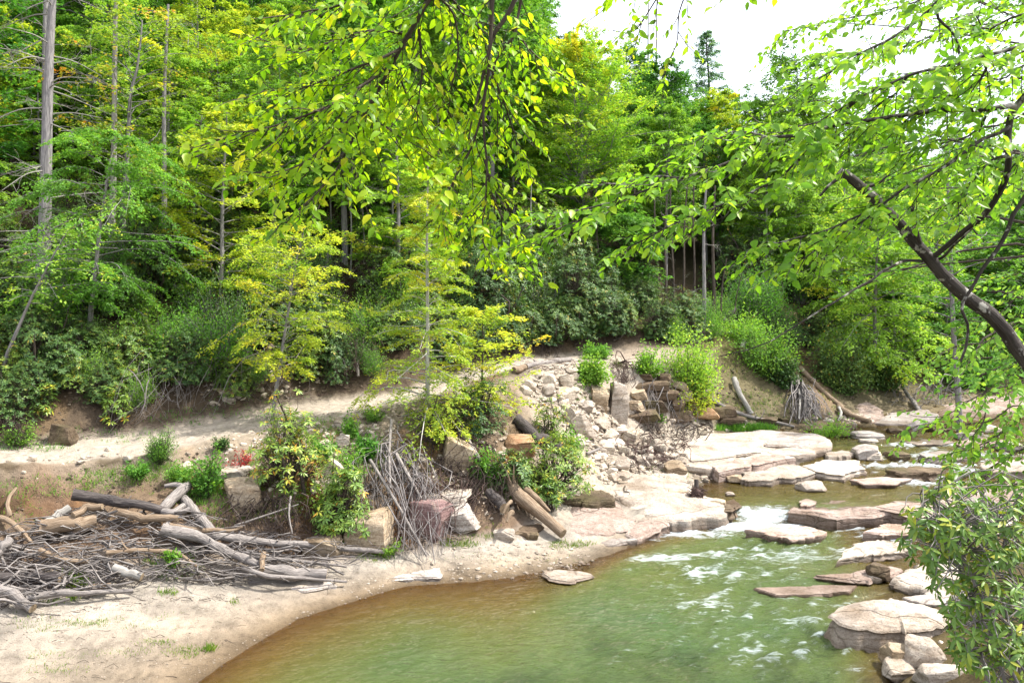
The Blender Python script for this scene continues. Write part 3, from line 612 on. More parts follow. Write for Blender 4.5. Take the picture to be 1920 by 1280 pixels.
slab('dark pointed slab running in from the right bank', [(1530,1078),(1590,1074),(1650,1062),(1690,1070),(1670,1086),(1610,1090)], .14, 18.3, .05, .4, 'rock_pink', .08, 11)
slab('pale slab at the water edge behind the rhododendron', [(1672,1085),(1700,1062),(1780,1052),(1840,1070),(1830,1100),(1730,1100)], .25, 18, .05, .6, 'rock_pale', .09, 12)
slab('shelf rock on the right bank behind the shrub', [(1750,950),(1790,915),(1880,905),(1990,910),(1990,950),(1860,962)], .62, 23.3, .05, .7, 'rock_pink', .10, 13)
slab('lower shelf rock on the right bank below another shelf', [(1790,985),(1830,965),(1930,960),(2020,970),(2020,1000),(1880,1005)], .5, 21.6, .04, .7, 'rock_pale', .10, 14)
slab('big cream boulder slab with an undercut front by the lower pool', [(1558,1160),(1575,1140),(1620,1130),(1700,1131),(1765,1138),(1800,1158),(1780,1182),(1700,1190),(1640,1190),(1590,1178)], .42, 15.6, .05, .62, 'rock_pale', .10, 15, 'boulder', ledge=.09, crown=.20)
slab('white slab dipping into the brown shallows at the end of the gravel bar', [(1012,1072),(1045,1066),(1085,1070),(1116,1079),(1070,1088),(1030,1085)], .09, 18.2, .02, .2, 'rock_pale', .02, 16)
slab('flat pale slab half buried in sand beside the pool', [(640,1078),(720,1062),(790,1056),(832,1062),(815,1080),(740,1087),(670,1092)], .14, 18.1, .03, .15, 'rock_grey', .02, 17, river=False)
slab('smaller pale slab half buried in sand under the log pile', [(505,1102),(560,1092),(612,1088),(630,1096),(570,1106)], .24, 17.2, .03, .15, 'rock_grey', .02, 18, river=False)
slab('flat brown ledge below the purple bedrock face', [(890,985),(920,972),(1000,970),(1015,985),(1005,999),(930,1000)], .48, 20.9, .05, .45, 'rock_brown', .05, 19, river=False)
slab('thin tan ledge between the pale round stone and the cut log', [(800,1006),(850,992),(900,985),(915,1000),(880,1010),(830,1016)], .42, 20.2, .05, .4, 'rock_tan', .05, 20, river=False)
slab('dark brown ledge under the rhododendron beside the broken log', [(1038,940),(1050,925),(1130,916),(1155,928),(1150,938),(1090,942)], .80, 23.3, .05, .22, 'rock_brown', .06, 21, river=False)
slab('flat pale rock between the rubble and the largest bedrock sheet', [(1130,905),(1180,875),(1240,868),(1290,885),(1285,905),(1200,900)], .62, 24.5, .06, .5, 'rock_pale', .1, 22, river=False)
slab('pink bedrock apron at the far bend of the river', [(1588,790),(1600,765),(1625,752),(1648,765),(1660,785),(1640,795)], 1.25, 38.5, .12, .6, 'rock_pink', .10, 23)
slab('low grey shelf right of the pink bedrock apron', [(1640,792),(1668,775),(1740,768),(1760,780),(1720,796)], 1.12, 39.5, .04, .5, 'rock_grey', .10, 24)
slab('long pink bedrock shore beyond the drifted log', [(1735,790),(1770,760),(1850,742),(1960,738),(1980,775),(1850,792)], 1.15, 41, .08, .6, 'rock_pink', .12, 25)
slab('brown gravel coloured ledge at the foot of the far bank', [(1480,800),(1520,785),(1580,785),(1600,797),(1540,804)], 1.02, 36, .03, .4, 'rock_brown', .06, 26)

slab('thin upper layer of rock on the largest bedrock sheet, nearest the rubble', [(1275,845),(1310,826),(1380,820),(1440,826),(1420,846),(1350,858),(1300,862)], .99, 27.5, .05, .14, 'rock_pale', .06, 40, river=False)
slab('thin upper layer of rock on the far end of the largest bedrock sheet', [(1400,816),(1470,810),(1530,814),(1550,826),(1500,836),(1440,834)], 1.02, 29.5, .04, .12, 'rock_grey', .05, 41, river=False)
slab('broken low step along the front of the largest bedrock sheet', [(1330,872),(1400,858),(1470,852),(1490,858),(1420,872),(1350,884)], .84, 26.3, .05, .14, 'rock_pink', .05, 42, river=False)
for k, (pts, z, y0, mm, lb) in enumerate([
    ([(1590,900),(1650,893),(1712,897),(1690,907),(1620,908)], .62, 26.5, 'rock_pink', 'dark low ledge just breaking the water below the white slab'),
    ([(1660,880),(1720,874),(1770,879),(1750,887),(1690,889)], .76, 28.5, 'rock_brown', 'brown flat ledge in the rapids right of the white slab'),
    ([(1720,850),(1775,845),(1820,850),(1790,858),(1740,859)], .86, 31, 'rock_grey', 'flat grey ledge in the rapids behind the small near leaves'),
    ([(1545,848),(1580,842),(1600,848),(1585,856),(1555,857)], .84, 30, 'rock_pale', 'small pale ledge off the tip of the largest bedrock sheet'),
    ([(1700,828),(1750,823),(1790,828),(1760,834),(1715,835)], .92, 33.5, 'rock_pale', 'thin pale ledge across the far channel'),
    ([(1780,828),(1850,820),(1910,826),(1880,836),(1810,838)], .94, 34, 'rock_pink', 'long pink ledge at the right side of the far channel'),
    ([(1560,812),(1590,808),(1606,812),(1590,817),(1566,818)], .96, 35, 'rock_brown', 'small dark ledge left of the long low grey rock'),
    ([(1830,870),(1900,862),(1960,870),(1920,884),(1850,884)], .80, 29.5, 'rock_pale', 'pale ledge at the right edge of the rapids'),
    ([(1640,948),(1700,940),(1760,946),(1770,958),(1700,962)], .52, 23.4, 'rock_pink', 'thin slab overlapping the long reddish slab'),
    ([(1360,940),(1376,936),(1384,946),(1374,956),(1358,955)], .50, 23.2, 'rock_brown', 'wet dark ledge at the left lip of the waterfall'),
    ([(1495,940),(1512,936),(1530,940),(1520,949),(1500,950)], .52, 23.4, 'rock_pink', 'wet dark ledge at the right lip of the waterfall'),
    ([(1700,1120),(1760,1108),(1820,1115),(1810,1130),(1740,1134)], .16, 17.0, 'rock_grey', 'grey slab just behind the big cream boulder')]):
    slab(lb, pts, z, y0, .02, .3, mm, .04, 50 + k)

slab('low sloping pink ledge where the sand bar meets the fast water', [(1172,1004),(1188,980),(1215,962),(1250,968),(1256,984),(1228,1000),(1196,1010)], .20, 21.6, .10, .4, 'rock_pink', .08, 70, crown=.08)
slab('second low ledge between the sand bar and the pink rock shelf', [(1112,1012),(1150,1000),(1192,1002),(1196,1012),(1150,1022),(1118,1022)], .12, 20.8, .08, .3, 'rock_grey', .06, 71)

# boulders in the stream
boulder('small humped pale rock alone in the calm upper pool', 1498, 905, 1560, 922, 'rock_pale', .8, 1, water=True, sink=.5, box=0)
boulder('block shaped grey rock in the upper rapids', 1606, 836, 1664, 862, 'rock_grey', .8, 2, water=True, sink=.3)
boulder('little white rock leaning on the block shaped grey rock', 1625, 848, 1660, 864, 'rock_pale', .9, 3, water=True, sink=.3)
boulder('dark flat rock right of the block shaped grey rock', 1668, 849, 1714, 863, 'rock_brown', .8, 4, water=True, sink=.4)
boulder('long low grey rock upstream of the block shaped rock', 1602, 811, 1664, 824, 'rock_grey', .6, 5, water=True, sink=.5)
boulder('pale sliver of rock just below the long low grey rock', 1612, 824, 1650, 831, 'rock_pale', .6, 6, water=True, sink=.5)
boulder('dark wet rock near the drifted log', 1668, 803, 1700, 812, 'rock_brown', .8, 7, water=True, sink=.5)
boulder('rounded white boulder below the big cream slab', 1706, 1203, 1786, 1262, 'rock_pale', .9, 8, z=.12, sink=.25, box=0, planes=8)
boulder('tan wedge rock left of the rounded white boulder', 1666, 1216, 1724, 1252, 'rock_tan', .9, 9, z=.10, sink=.25)
boulder('flat cream rock in front of the tan wedge rock', 1664, 1248, 1740, 1275, 'rock_pale', .8, 10, z=.05, sink=.4)
boulder('buried pale rock at the lower edge beneath the shrub', 1735, 1255, 1830, 1310, 'rock_pale', .8, 11, z=.1, sink=.3)
boulder('grey rock under the tips of the rhododendron branches', 1785, 1120, 1860, 1170, 'rock_grey', .8, 12, z=.4, sink=.3)
boulder('dark stone sitting on the pointed slab', 1632, 1060, 1676, 1082, 'rock_brown', .7, 13, z=.18, sink=.3)
boulder('little pale stone beside the pointed slab', 1622, 1080, 1660, 1092, 'rock_pale', .7, 14, z=.05, sink=.4)
boulder('pair side grey rock on the right bank behind the leaves', 1815, 935, 1880, 975, 'rock_grey', .8, 15, z=.6, sink=.3)
boulder('pale squared stone on the edge of the slab left of the waterfall', 1330, 938, 1366, 952, 'rock_tan', .9, 16, z=.4, sink=.2)
boulder('yellowish stone standing in the upper pool edge', 1366, 892, 1396, 906, 'rock_tan', .9, 17, z=.46, sink=.3)
boulder('little flat stone in the shallows beside the root ball', 1362, 923, 1378, 930, 'rock_pale', .9, 18, z=.46, sink=.4)
for k, (a, b, c2, d, mm, lb) in enumerate([
    (1800, 812, 1850, 826, 'rock_grey', 'grey rock in the far rapids under drooping leaves'),
    (1840, 800, 1885, 812, 'rock_pale', 'pale rock in the far rapids near the right edge'),
    (1745, 800, 1790, 810, 'rock_brown', 'brown rock just right of the drifted log'),
    (1555, 797, 1585, 806, 'rock_brown', 'small brown rock where the far pool begins'),
    (1880, 830, 1930, 848, 'rock_grey', 'grey rock cut by the right edge of the view')]):
    boulder(lb, a, b, c2, d, mm, .8, 30 + k, water=True, sink=.4)

# blocks in the bank
boulder('banded cream sandstone block behind the crooked log', 408, 900, 494, 956, 'rock_tan', .7, 40, tilt=(0, 2), planes=3, sink=.1)
boulder('thin cap rock above the banded sandstone block', 404, 880, 462, 898, 'rock_pale', .8, 41, planes=4, pull=.1)
boulder('large tan block half hidden behind the grey brush', 818, 836, 898, 892, 'rock_tan', .8, 42, tilt=(0, 24), planes=5)
boulder('orange brown block under the dark fallen log', 938, 818, 1004, 858, 'rock_orange', .8, 43, tilt=(0, -8), planes=6)
boulder('purple bedrock face behind the hanging brush', 768, 940, 850, 1008, 'rock_purple', .7, 44, planes=3, tilt=(0, -3))
boulder('pale cap slab on the purple bedrock face', 775, 930, 884, 952, 'rock_pale', .6, 45, planes=4, tilt=(0, -6), pull=.25)
boulder('grey cracked block right of the purple bedrock face', 836, 955, 896, 1000, 'rock_grey', .7, 46, planes=5, tilt=(0, -14))
boulder('small cream stone alone on the gravel below the ledges', 924, 996, 966, 1016, 'rock_pale', .7, 47, planes=6, sink=.15)
boulder('tall pale pillar block at the top of the rubble slope', 1143, 716, 1180, 795, 'rock_pale', .9, 48, planes=4, tilt=(0, 3))
boulder('mossy tan shoulder of rock left of the pillar block', 1108, 725, 1148, 770, 'rock_tan', .9, 49, planes=6)
boulder('cracked boulder low in the bank under the green rhododendron', 640, 960, 735, 1035, 'rock_tan', .7, 50, planes=5)
boulder('cream boulder beside the long grey log end', 560, 1010, 640, 1045, 'rock_tan', .7, 51, planes=5)
boulder('upright pale shard high in the rubble slope', 1060, 765, 1086, 810, 'rock_pale', .5, 52, tilt=(0, -28), planes=5)
boulder('long leaning cream slab in the middle of the rubble slope', 1078, 770, 1110, 818, 'rock_pale', .5, 53, tilt=(0, -30), planes=3)
boulder('smooth oval pale boulder at the foot of the rubble', 1150, 800, 1180, 818, 'rock_pale', .9, 54, box=0, planes=6)
boulder('flat cream disc of rock at the toe of the rubble', 1152, 855, 1182, 885, 'rock_pale', .5, 55, tilt=(0, 28), box=0, planes=5)
boulder('yellow wedge boulder on the slab near the root ball', 1248, 868, 1292, 896, 'rock_tan', .9, 56, planes=6)
boulder('split tan stone just left of the root ball', 1252, 920, 1290, 935, 'rock_tan', .9, 57, planes=6)
boulder('pale rock on the steep bank left of the grey brush', 604, 872, 640, 905, 'rock_pale', .6, 58, tilt=(0, 35), planes=4)
boulder('squared cream stone high on the bank below the track', 628, 815, 655, 838, 'rock_pale', .8, 59, planes=4)
boulder('white flake of stone on the bank above the green rhododendron', 592, 905, 626, 920, 'rock_pale', .6, 60, tilt=(0, -30), planes=5)
boulder('mossy boulder at the foot of the shaded cut bank', 88, 796, 136, 832, 'rock_brown', .8, 61, planes=8, sink=.4)
boulder('thin ledge of stone in the shaded cut bank', 380, 726, 456, 740, 'rock_tan', .6, 62, planes=4)
boulder('pale broken stone beside the track under the ledge', 415, 742, 440, 756, 'rock_pale', .8, 63, planes=6)

# layered cliff beside the far slab: each layer a part
def outcrop(label, rows, seed, mats):
    rng = np.random.default_rng(seed)
    first = hit((rows[0][0] + rows[0][1]) / 2, rows[0][3])
    t = thing('rock_outcrop', label, 'rock outcrop', first)
    for (ua, ub, va, vb) in rows:
        u = ua
        while u < ub - 8:
            w = rng.uniform(28, 70); w = min(w, ub - u)
            p = hit(u + w / 2, vb, .25 + rng.uniform(-.15, .15)); y = p[1]
            V, T = rock_shape(rng, 3, 5, 1, .05)
            h = (vb - va) / F * y * 1.15
            V = V * np.array([w / F * y * 1.12, 1.3, h]); V[:, 2] += h * .5 - .04
            a = rng.normal(0, .06); V = V @ np.array([[math.cos(a), 0, math.sin(a)], [0, 1, 0], [-math.sin(a), 0, math.cos(a)]]).T
            me = mesh('rock_layer', V, T, M[mats[rng.integers(len(mats))]], {'wet': np.zeros(len(V))}, True, sharp=28)
            link('rock_layer', me, t, p + np.array([0, .5, 0]) - first)
            u += w
    return t
outcrop('layered brown sandstone cliff with mossy ledges behind the rubble', [(1180,1300,772,792),(1176,1310,752,772),(1182,1300,733,752),(1190,1290,716,733),(1200,1260,702,716),(1300,1350,765,790),(1290,1335,745,765)], 5, ['rock_brown', 'rock_brown', 'rock_orange', 'rock_brown', 'rock_tan'])
outcrop('low broken sandstone ledges under the yellow green bushes', [(1350,1400,782,795),(1340,1385,765,782),(1420,1480,784,794)], 6, ['rock_brown', 'rock_brown'])

# loose stones lying in the bank: pieces of the ground, sharing eight shapes
_rs = np.random.default_rng(77)
STONES = []
for k in range(10):
    V, T = rock_shape(_rs, 2, 12, k % 2, .05)
    me = mesh('stone', V * np.array([1, _rs.uniform(.7, 1.0), _rs.uniform(.45, .85)]), T, M['rubble'] if k % 3 else M['rock_pale'], {'wet': np.zeros(len(V))}, True, sharp=25)
    STONES.append(me)
def inside(poly, p):
    x, y = p; c = False; n = len(poly)
    for i in range(n):
        (x1, y1), (x2, y2) = poly[i], poly[(i + 1) % n]
        if (y1 > y) != (y2 > y) and x < (x2 - x1) * (y - y1) / (y2 - y1) + x1: c = not c
    return c
def scatter_px(rng, poly, n):
    P = np.array(poly, float); lo, hi = P.min(0), P.max(0); out = []
    while len(out) < n:
        q = rng.uniform(lo, hi)
        if inside(poly, q): out.append(q)
    return out
def stones(poly, n, smin, smax, seed, power=2.2):
    rng = np.random.default_rng(seed)
    for (u, v) in scatter_px(rng, poly, n):
        p = hit(u, v); s = (smin + (smax - smin) * rng.random() ** power) / F * p[1]
        o = link('stone', STONES[rng.integers(len(STONES))], BANK, p + np.array([0, 0, s * .12]))
        o.rotation_euler = (rng.normal(0, .35), rng.normal(0, .35), rng.uniform(0, 6.28)); o.scale = (s, s, s)
RUB = [(985,735),(1010,700),(1060,690),(1125,720),(1150,790),(1200,825),(1300,835),(1350,850),(1290,875),(1230,900),(1150,905),(1095,850),(1040,775)]
stones(RUB, 180, 7, 38, 1, 2.4)
stones([(565,800),(700,765),(760,770),(720,830),(690,900),(600,940),(560,880)], 50, 8, 26, 2)
stones([(300,850),(420,830),(480,830),(440,890),(330,900)], 14, 8, 26, 3)
stones([(1130,890),(1290,880),(1340,900),(1250,925),(1140,925)], 30, 7, 26, 4)
stones([(0,850),(220,840),(300,870),(200,900),(40,905)], 12, 6, 18, 5)
stones([(390,735),(560,715),(560,745),(400,765)], 12, 6, 16, 6)
# gravel too small to pick apart, joined
def gravel(polys, seed, label, mat='rubble', name='gravel'):
    rng = np.random.default_rng(seed); g = Geo(); V0, T0 = ico(1)
    allV, allT, W, n0 = [], [], [], 0
    for poly, n, smin, smax in polys:
        for (u, v) in scatter_px(rng, poly, n):
            y = None
            p = hit(u, v)
            s = (smin + (smax - smin) * rng.random() ** 3) / F * p[1] * .5
            V = V0 * rng.uniform(.7, 1.2, (len(V0), 1)) * s * np.array([1.1, .9, .6]); a = rng.uniform(0, 6.28)
            V = V @ np.array([[math.cos(a), -math.sin(a), 0], [math.sin(a), math.cos(a), 0], [0, 0, 1]]).T + p + np.array([0, 0, s * .1])
            allV.append(V); allT.append(T0 + n0); n0 += len(V)
    V = np.concatenate(allV)
    wet = 1 - sstep(.0, .06, V[:, 2] - water_z(V[:, 0], V[:, 1]))
    link(name, mesh(name, V, np.concatenate(allT), M[mat], {'wet': wet}), kind='stuff', label=label)
gravel([([(840,1025),(1100,1015),(1105,1060),(1000,1085),(850,1095),(780,1090)], 420, 3, 12),
        ([(600,1085),(850,1080),(850,1100),(690,1115),(600,1110)], 120, 3, 9),
        ([(150,1180),(420,1230),(330,1280),(60,1280)], 420, 2, 6), ([(0,1150),(400,1100),(500,1110),(430,1200),(0,1240)], 520, 2, 7),
        ([(560,1150),(700,1108),(840,1092),(845,1102),(710,1120),(575,1170),(440,1240),(380,1280),(340,1280),(430,1215)], 420, 2, 7), ([(60,1150),(300,1120),(480,1118),(480,1126),(300,1130),(60,1162)], 200, 2, 7), ([(150,1235),(330,1195),(420,1170),(425,1178),(340,1206),(160,1248)], 160, 2, 7), (RUB, 1900, 3, 13), ([(560,790),(760,770),(690,960),(600,980),(480,900)], 420, 3, 9), ([(1130,880),(1300,870),(1350,900),(1280,930),(1150,940)], 300, 3, 10),
        ([(0,860),(300,815),(760,745),(960,690),(960,720),(760,790),(420,850),(0,900)], 260, 2, 6),
        ([(960,1078),(1110,1050),(1115,1068),(980,1090)], 90, 4, 14)], 8, 'loose grey gravel and pebbles on the sand bar and rubble')

gravel([([(0,880),(330,860),(480,820),(760,770),(960,720),(980,800),(700,960),(420,960),(0,1010)], 2000, 2, 9), ([(0,832),(480,752),(760,715),(960,668),(1240,655),(1240,668),(960,676),(760,690),(480,700),(0,740)], 1000, 2, 9),
        ([(300,960),(700,900),(980,830),(1000,960),(640,1040),(400,1060)], 900, 2, 8), ([(1180,700),(1500,650),(1640,760),(1500,800),(1300,800)], 600, 3, 9)], 9, 'crumbled clods of soil on the bank and cut slope', 'clod', 'soil_clods')

def broken_rock(polys, seed, label):
    rng = np.random.default_rng(seed); shapes = [rock_shape(rng, 2, 12, k % 2, .06) for k in range(8)]
    Vs, Ts, c = [], [], 0
    for poly, n, smin, smax in polys:
        for (u, v) in scatter_px(rng, poly, n):
            p = hit(u, v); s = (smin + (smax - smin) * rng.random() ** 2) / F * p[1]; V, T = shapes[rng.integers(8)]
            V = V * np.array([1, rng.uniform(.6, 1), rng.uniform(.3, .75)]) * s
            a, b2, c2 = rng.uniform(0, 6.28), rng.normal(0, .4), rng.normal(0, .4)
            V = V @ np.array([[1, 0, 0], [0, math.cos(b2), -math.sin(b2)], [0, math.sin(b2), math.cos(b2)]]).T @ np.array([[math.cos(c2), 0, math.sin(c2)], [0, 1, 0], [-math.sin(c2), 0, math.cos(c2)]]).T @ np.array([[math.cos(a), -math.sin(a), 0], [math.sin(a), math.cos(a), 0], [0, 0, 1]]).T
            Vs.append(V + p + [0, 0, s * .05]); Ts.append(T + c); c += len(V)
    V = np.concatenate(Vs)
    link('broken_rock', mesh('broken_rock', V, np.concatenate(Ts), M['rubble'], {'wet': np.zeros(len(V))}, True, sharp=25), kind='stuff', label=label)
broken_rock([([(970,720),(1010,695),(1070,690),(1130,725),(1150,790),(1200,825),(1330,835),(1330,860),(1230,905),(1130,910),(1080,860),(1010,790)], 620, 5, 18),
             ([(560,800),(700,765),(770,765),(740,820),(700,860),(690,950),(640,960),(590,930)], 190, 5, 18), ([(400,860),(560,830),(560,990),(420,980)], 90, 5, 16),
             ([(790,840),(960,800),(1000,860),(960,960),(900,990),(760,1000)], 240, 5, 20), ([(330,850),(480,800),(760,745),(770,765),(480,840)], 110, 4, 12), ([(380,700),(640,690),(660,720),(400,760)], 90, 4, 14),
             ([(1160,780),(1330,775),(1480,795),(1460,806),(1200,815)], 120, 4, 14), ([(1480,785),(1720,770),(1760,795),(1600,800)], 80, 4, 16), ([(1640,1190),(1780,1200),(1800,1275),(1660,1270)], 30, 8, 26)], 31, 'broken sandstone pieces spilling down the bank')

# ------------------------------------------------------------------ driftwood
def log(label, pts, r0, r1=None, mat='drift_grey', name='log', pull=0.0, rough=.12, seed=0, cut=True, branches=0, cat='log', group=None, seg=12, lift=None, water=False):
    """pts: (u, v[, pull]) on the ground; r0, r1 radii in photo pixels at the two ends"""
    rng = np.random.default_rng(2000 + seed); r1 = r0 if r1 is None else r1
    P = [hit(p[0], p[1], pull + (p[2] if len(p) > 2 else 0), water) for p in pts]
    y = np.mean([p[1] for p in P])
    P = np.array(P)
    n = max(12, int(np.sum(np.linalg.norm(np.diff(P, axis=0), axis=1)) / .07)); n = min(n, 90)
    Q = resample(P, n); w = (np.arange(n) / (n - 1))
    Q = Q + (np.stack([fbm(w * 4 + seed, 0 * w, 0, 2, seed), fbm(w * 4, 0 * w + 5, 0, 2, seed), fbm(w * 4, 0 * w + 9, 0, 2, seed)], 1) * r0 / F * y * .5) * np.minimum(w, 1 - w)[:, None] * 3
    r = np.interp(w, [0, 1], [r0, r1]) / F * y * 1.12
    r = r * (1 + .16 * fbm(w * 6 + seed * 3, 0 * w, 0, 2, seed + 1) + .20 * sstep(.45, .8, vnoise(w * n / 5, 0 * w, seed, seed)))
    g = Geo(); tube(g, Q, r, seg, rough, seed, caps=True, capm=1 if cut else 0)
    for _ in range(branches):
        i = rng.integers(n // 5, n - 2); d = norm(rng.normal(0, 1, 3) + [0, -.3, .5]); L = rng.uniform(.15, .6)
        b = resample([Q[i], Q[i] + d * L * .5 + rng.normal(0, .05, 3), Q[i] + d * L + rng.normal(0, .1, 3)], 6)
        tube(g, b, np.linspace(r[i] * .4, r[i] * .12, 6), 6, .1, seed + 3, caps=True, capm=0)
    base = Q.mean(0); base[2] = Q[:, 2].min() - r.max()
    return link(name, g.mesh(name, [M[mat], M['cut_end']], base, True, 50), None, base, None, label, cat, group)

log('dark weathered log lying across the top of the driftwood pile', [(136,927,.5),(200,934,.5),(260,944,.5),(315,960,.35)], 9, 7, 'drift_dark', pull=.1, seed=1, branches=4, rough=.2)
# crooked trunk with a short fork
def crook():
    g = Geo(); Q = resample([hit(302, 958, .5), hit(322, 936, .55), hit(342, 918, .5), hit(358, 906, .35)], 16)
    tube(g, Q, np.interp(np.linspace(0, 1, 16), [0, .7, 1], [.125, .135, .10]), 12, .12, 5, True, 1)
    Q2 = resample([hit(346, 914, .5), hit(330, 908, .5), hit(309, 911, .55)], 10); tube(g, Q2, np.linspace(.09, .05, 10), 10, .12, 6, True, 1)
    Q3 = resample([hit(306, 958, .55), hit(325, 960, .6), hit(345, 947, .65)], 10); tube(g, Q3, np.linspace(.09, .075, 10), 10, .12, 7, True, 1)
    Q4 = resample([hit(318, 962, .5), hit(340, 960, .6), hit(356, 953, .65)], 10); tube(g, Q4, np.linspace(.075, .06, 10), 10, .12, 8, True, 1)
    b = Q.mean(0); link('forked_log', g.mesh('forked_log', [M['drift_grey'], M['cut_end']], b, True, 50), None, b, None, 'crooked pale log end with broken forks standing up from the driftwood pile', 'log')
crook()
log('smooth light tan log near the top of the driftwood pile', [(220,961,.7),(270,969,.7),(334,972,.7)], 6.5, 5.5, 'drift_tan', seed=2, rough=.05)
log('thick tan log with a pale round sawn end on the left of the pile', [(76,990,.6),(120,985,.6),(180,975,.5)], 14, 13, 'drift_tan', seed=3, rough=.08)
log('short pale log leaning up behind the thick tan log', [(84,983,.6),(105,967,.6),(131,951,.6)], 7, 6.5, 'bark_pale', seed=4, rough=.05)
log('curved tan branch lying on the thick tan log', [(137,966,.9),(165,953,.9),(192,949,.9)], 6, 5, 'drift_tan', seed=5)
log('grey log slanting down behind the crooked log end', [(345,935,.3),(370,965,.35),(398,997,.35)], 8, 7, 'drift_grey', seed=6)
log('longest grey trunk stretching right from the pile along the bank foot', [(310,988,.4),(390,1000,.4),(470,1012,.4),(570,1020,.35),(720,1034,.2)], 9, 3.5, 'drift_grey', seed=7, branches=5)
log('second long grey trunk sloping beneath the longest one', [(304,992,.5),(370,1008,.55),(430,1030,.5),(505,1068,.35)], 10, 5, 'drift_grey', seed=8, branches=4)
log('thin pale branch lying on top of the long trunks', [(318,985,.6),(370,992,.6),(430,994,.6),(455,988,.5)], 4.5, 2.5, 'drift_tan', seed=9)
log('thick short grey log with furrowed bark at the water side of the pile', [(492,1068,.4),(550,1073,.4),(613,1076,.4)], 10.5, 10, 'drift_grey', seed=10, rough=.1)
log('short stub standing upright beside the furrowed log', [(491,1068,.6),(492,1050,.6),(494,1037,.6)], 4.2, 4, 'drift_tan', seed=11)
log('thin bent branch lying in front of the furrowed log', [(455,1064,.6),(505,1080,.6),(560,1083,.5),(650,1090,.2)], 4, 2, 'drift_grey', seed=12, branches=2)
log('pale sawn log sticking out of the lower pile', [(214,1064,.5),(240,1072,.5),(266,1081,.5)], 6.5, 6.5, 'bark_pale', seed=13, rough=.04)
log('pale log slanting into the sand at the left edge', [(-12,1104,.4),(30,1117,.4),(62,1140,.3)], 8.5, 7, 'drift_grey', seed=14)
log('shorter pale log half under the slanting one at the left edge', [(22,1122,.3),(62,1140,.2)], 7, 6, 'drift_grey', seed=15)
log('long wavy grey branch along the front of the pile', [(50,1120,.4),(110,1112,.4),(165,1112,.4),(250,1106,.3)], 5.5, 3.5, 'drift_grey', seed=16)
log('dark half rotten log inside the left of the pile', [(-20,1084,.3),(50,1080,.3),(115,1083,.3)], 9, 8, 'drift_dark', seed=17, rough=.25)
log('pale log pointing out of the pile at the left edge', [(-8,1040,.5),(8,1025,.5),(20,1010,.6)], 7.5, 7.5, 'drift_grey', seed=18)
log('tan root curving down the red soil at the left edge', [(0,972,.2),(18,965,.3),(14,940,.3),(30,915,.2)], 4, 2.5, 'drift_tan', seed=19)
log('tan broken root at the left edge above the pile', [(0,970,.3),(22,978,.4),(45,1000,.4),(60,1020,.3)], 5, 3, 'drift_tan', seed=20)
log('thin tan log end on the lower sand side of the pile', [(168,1102,.3),(190,1098,.3),(208,1096,.3)], 5, 4, 'drift_tan', seed=21)
log('dead pole lying under the longest grey trunk', [(430,1040,.4),(520,1048,.4),(600,1055,.3),(650,1062,.2)], 3.5, 2, 'drift_grey', seed=22, branches=2)
log('brown branch inside the pile under the tan log', [(200,1036,.5),(270,1032,.5),(330,1036,.5),(370,1062,.4)], 4, 2.5, 'drift_tan', seed=23, branches=2)
log('short pale stick pair member crossing the left pile', [(75,1032,.5),(120,1050,.5),(165,1052,.4)], 5, 3, 'drift_tan', seed=24)
# right of the brush
log('dark fallen trunk half covered by leaves on the rubble', [(968,786,.3),(1000,812,.35),(1050,842,.3)], 10, 11, 'drift_dark', seed=30)
log('stout brown cut log at the mouth of the bank ledges', [(916,922,.4),(930,937,.45),(946,953,.5)], 9, 9, 'drift_dark', seed=31)
def splintered():
    g = Geo()
    Q = resample([hit(952, 893, .5), hit(975, 930, .6), hit(1015, 965, .6), hit(1056, 1000, .5)], 28)
    y = Q[:, 1].mean(); s = y / F
    tube(g, Q, np.interp(np.linspace(0, 1, 28), [0, .15, .35, .6, 1], [7, 10, 14, 11, 9]) * s, 14, .22, 31, True, 1)
    rng = np.random.default_rng(3)
    for (a, b, r) in [((985, 918), (1030, 958), 7), ((975, 905), (1012, 940), 5), ((960, 960), (950, 978), 5), ((958, 940), (944, 962), 4)]:
        P = resample([hit(a[0], a[1], .75), hit((a[0] + b[0]) / 2, (a[1] + b[1]) / 2 - 4, .8), hit(b[0], b[1], .7)], 9)
        tube(g, P, np.linspace(r, r * .5, 9) * s, 8, .25, int(r), True, 1)
    for _ in range(22):
        i = rng.integers(0, 9); d = norm(Q[0] - Q[8] + rng.normal(0, .35, 3) * np.linalg.norm(Q[0] - Q[8])); o = Q[i] + rng.normal(0, .09, 3)
        P = resample([o, o + d * .2 + rng.normal(0, .03, 3), o + d * rng.uniform(.3, .6)], 6); tube(g, P, np.linspace(.045, .008, 6), 5, .3, int(rng.integers(99)))
    b = Q.mean(0); link('splintered_log', g.mesh('splintered_log', [M['drift_tan'], M['cut_end']], b, True, 50), None, b, None, 'pale splintered trunk with a torn fork lying down to the rock shelf', 'log')
splintered()
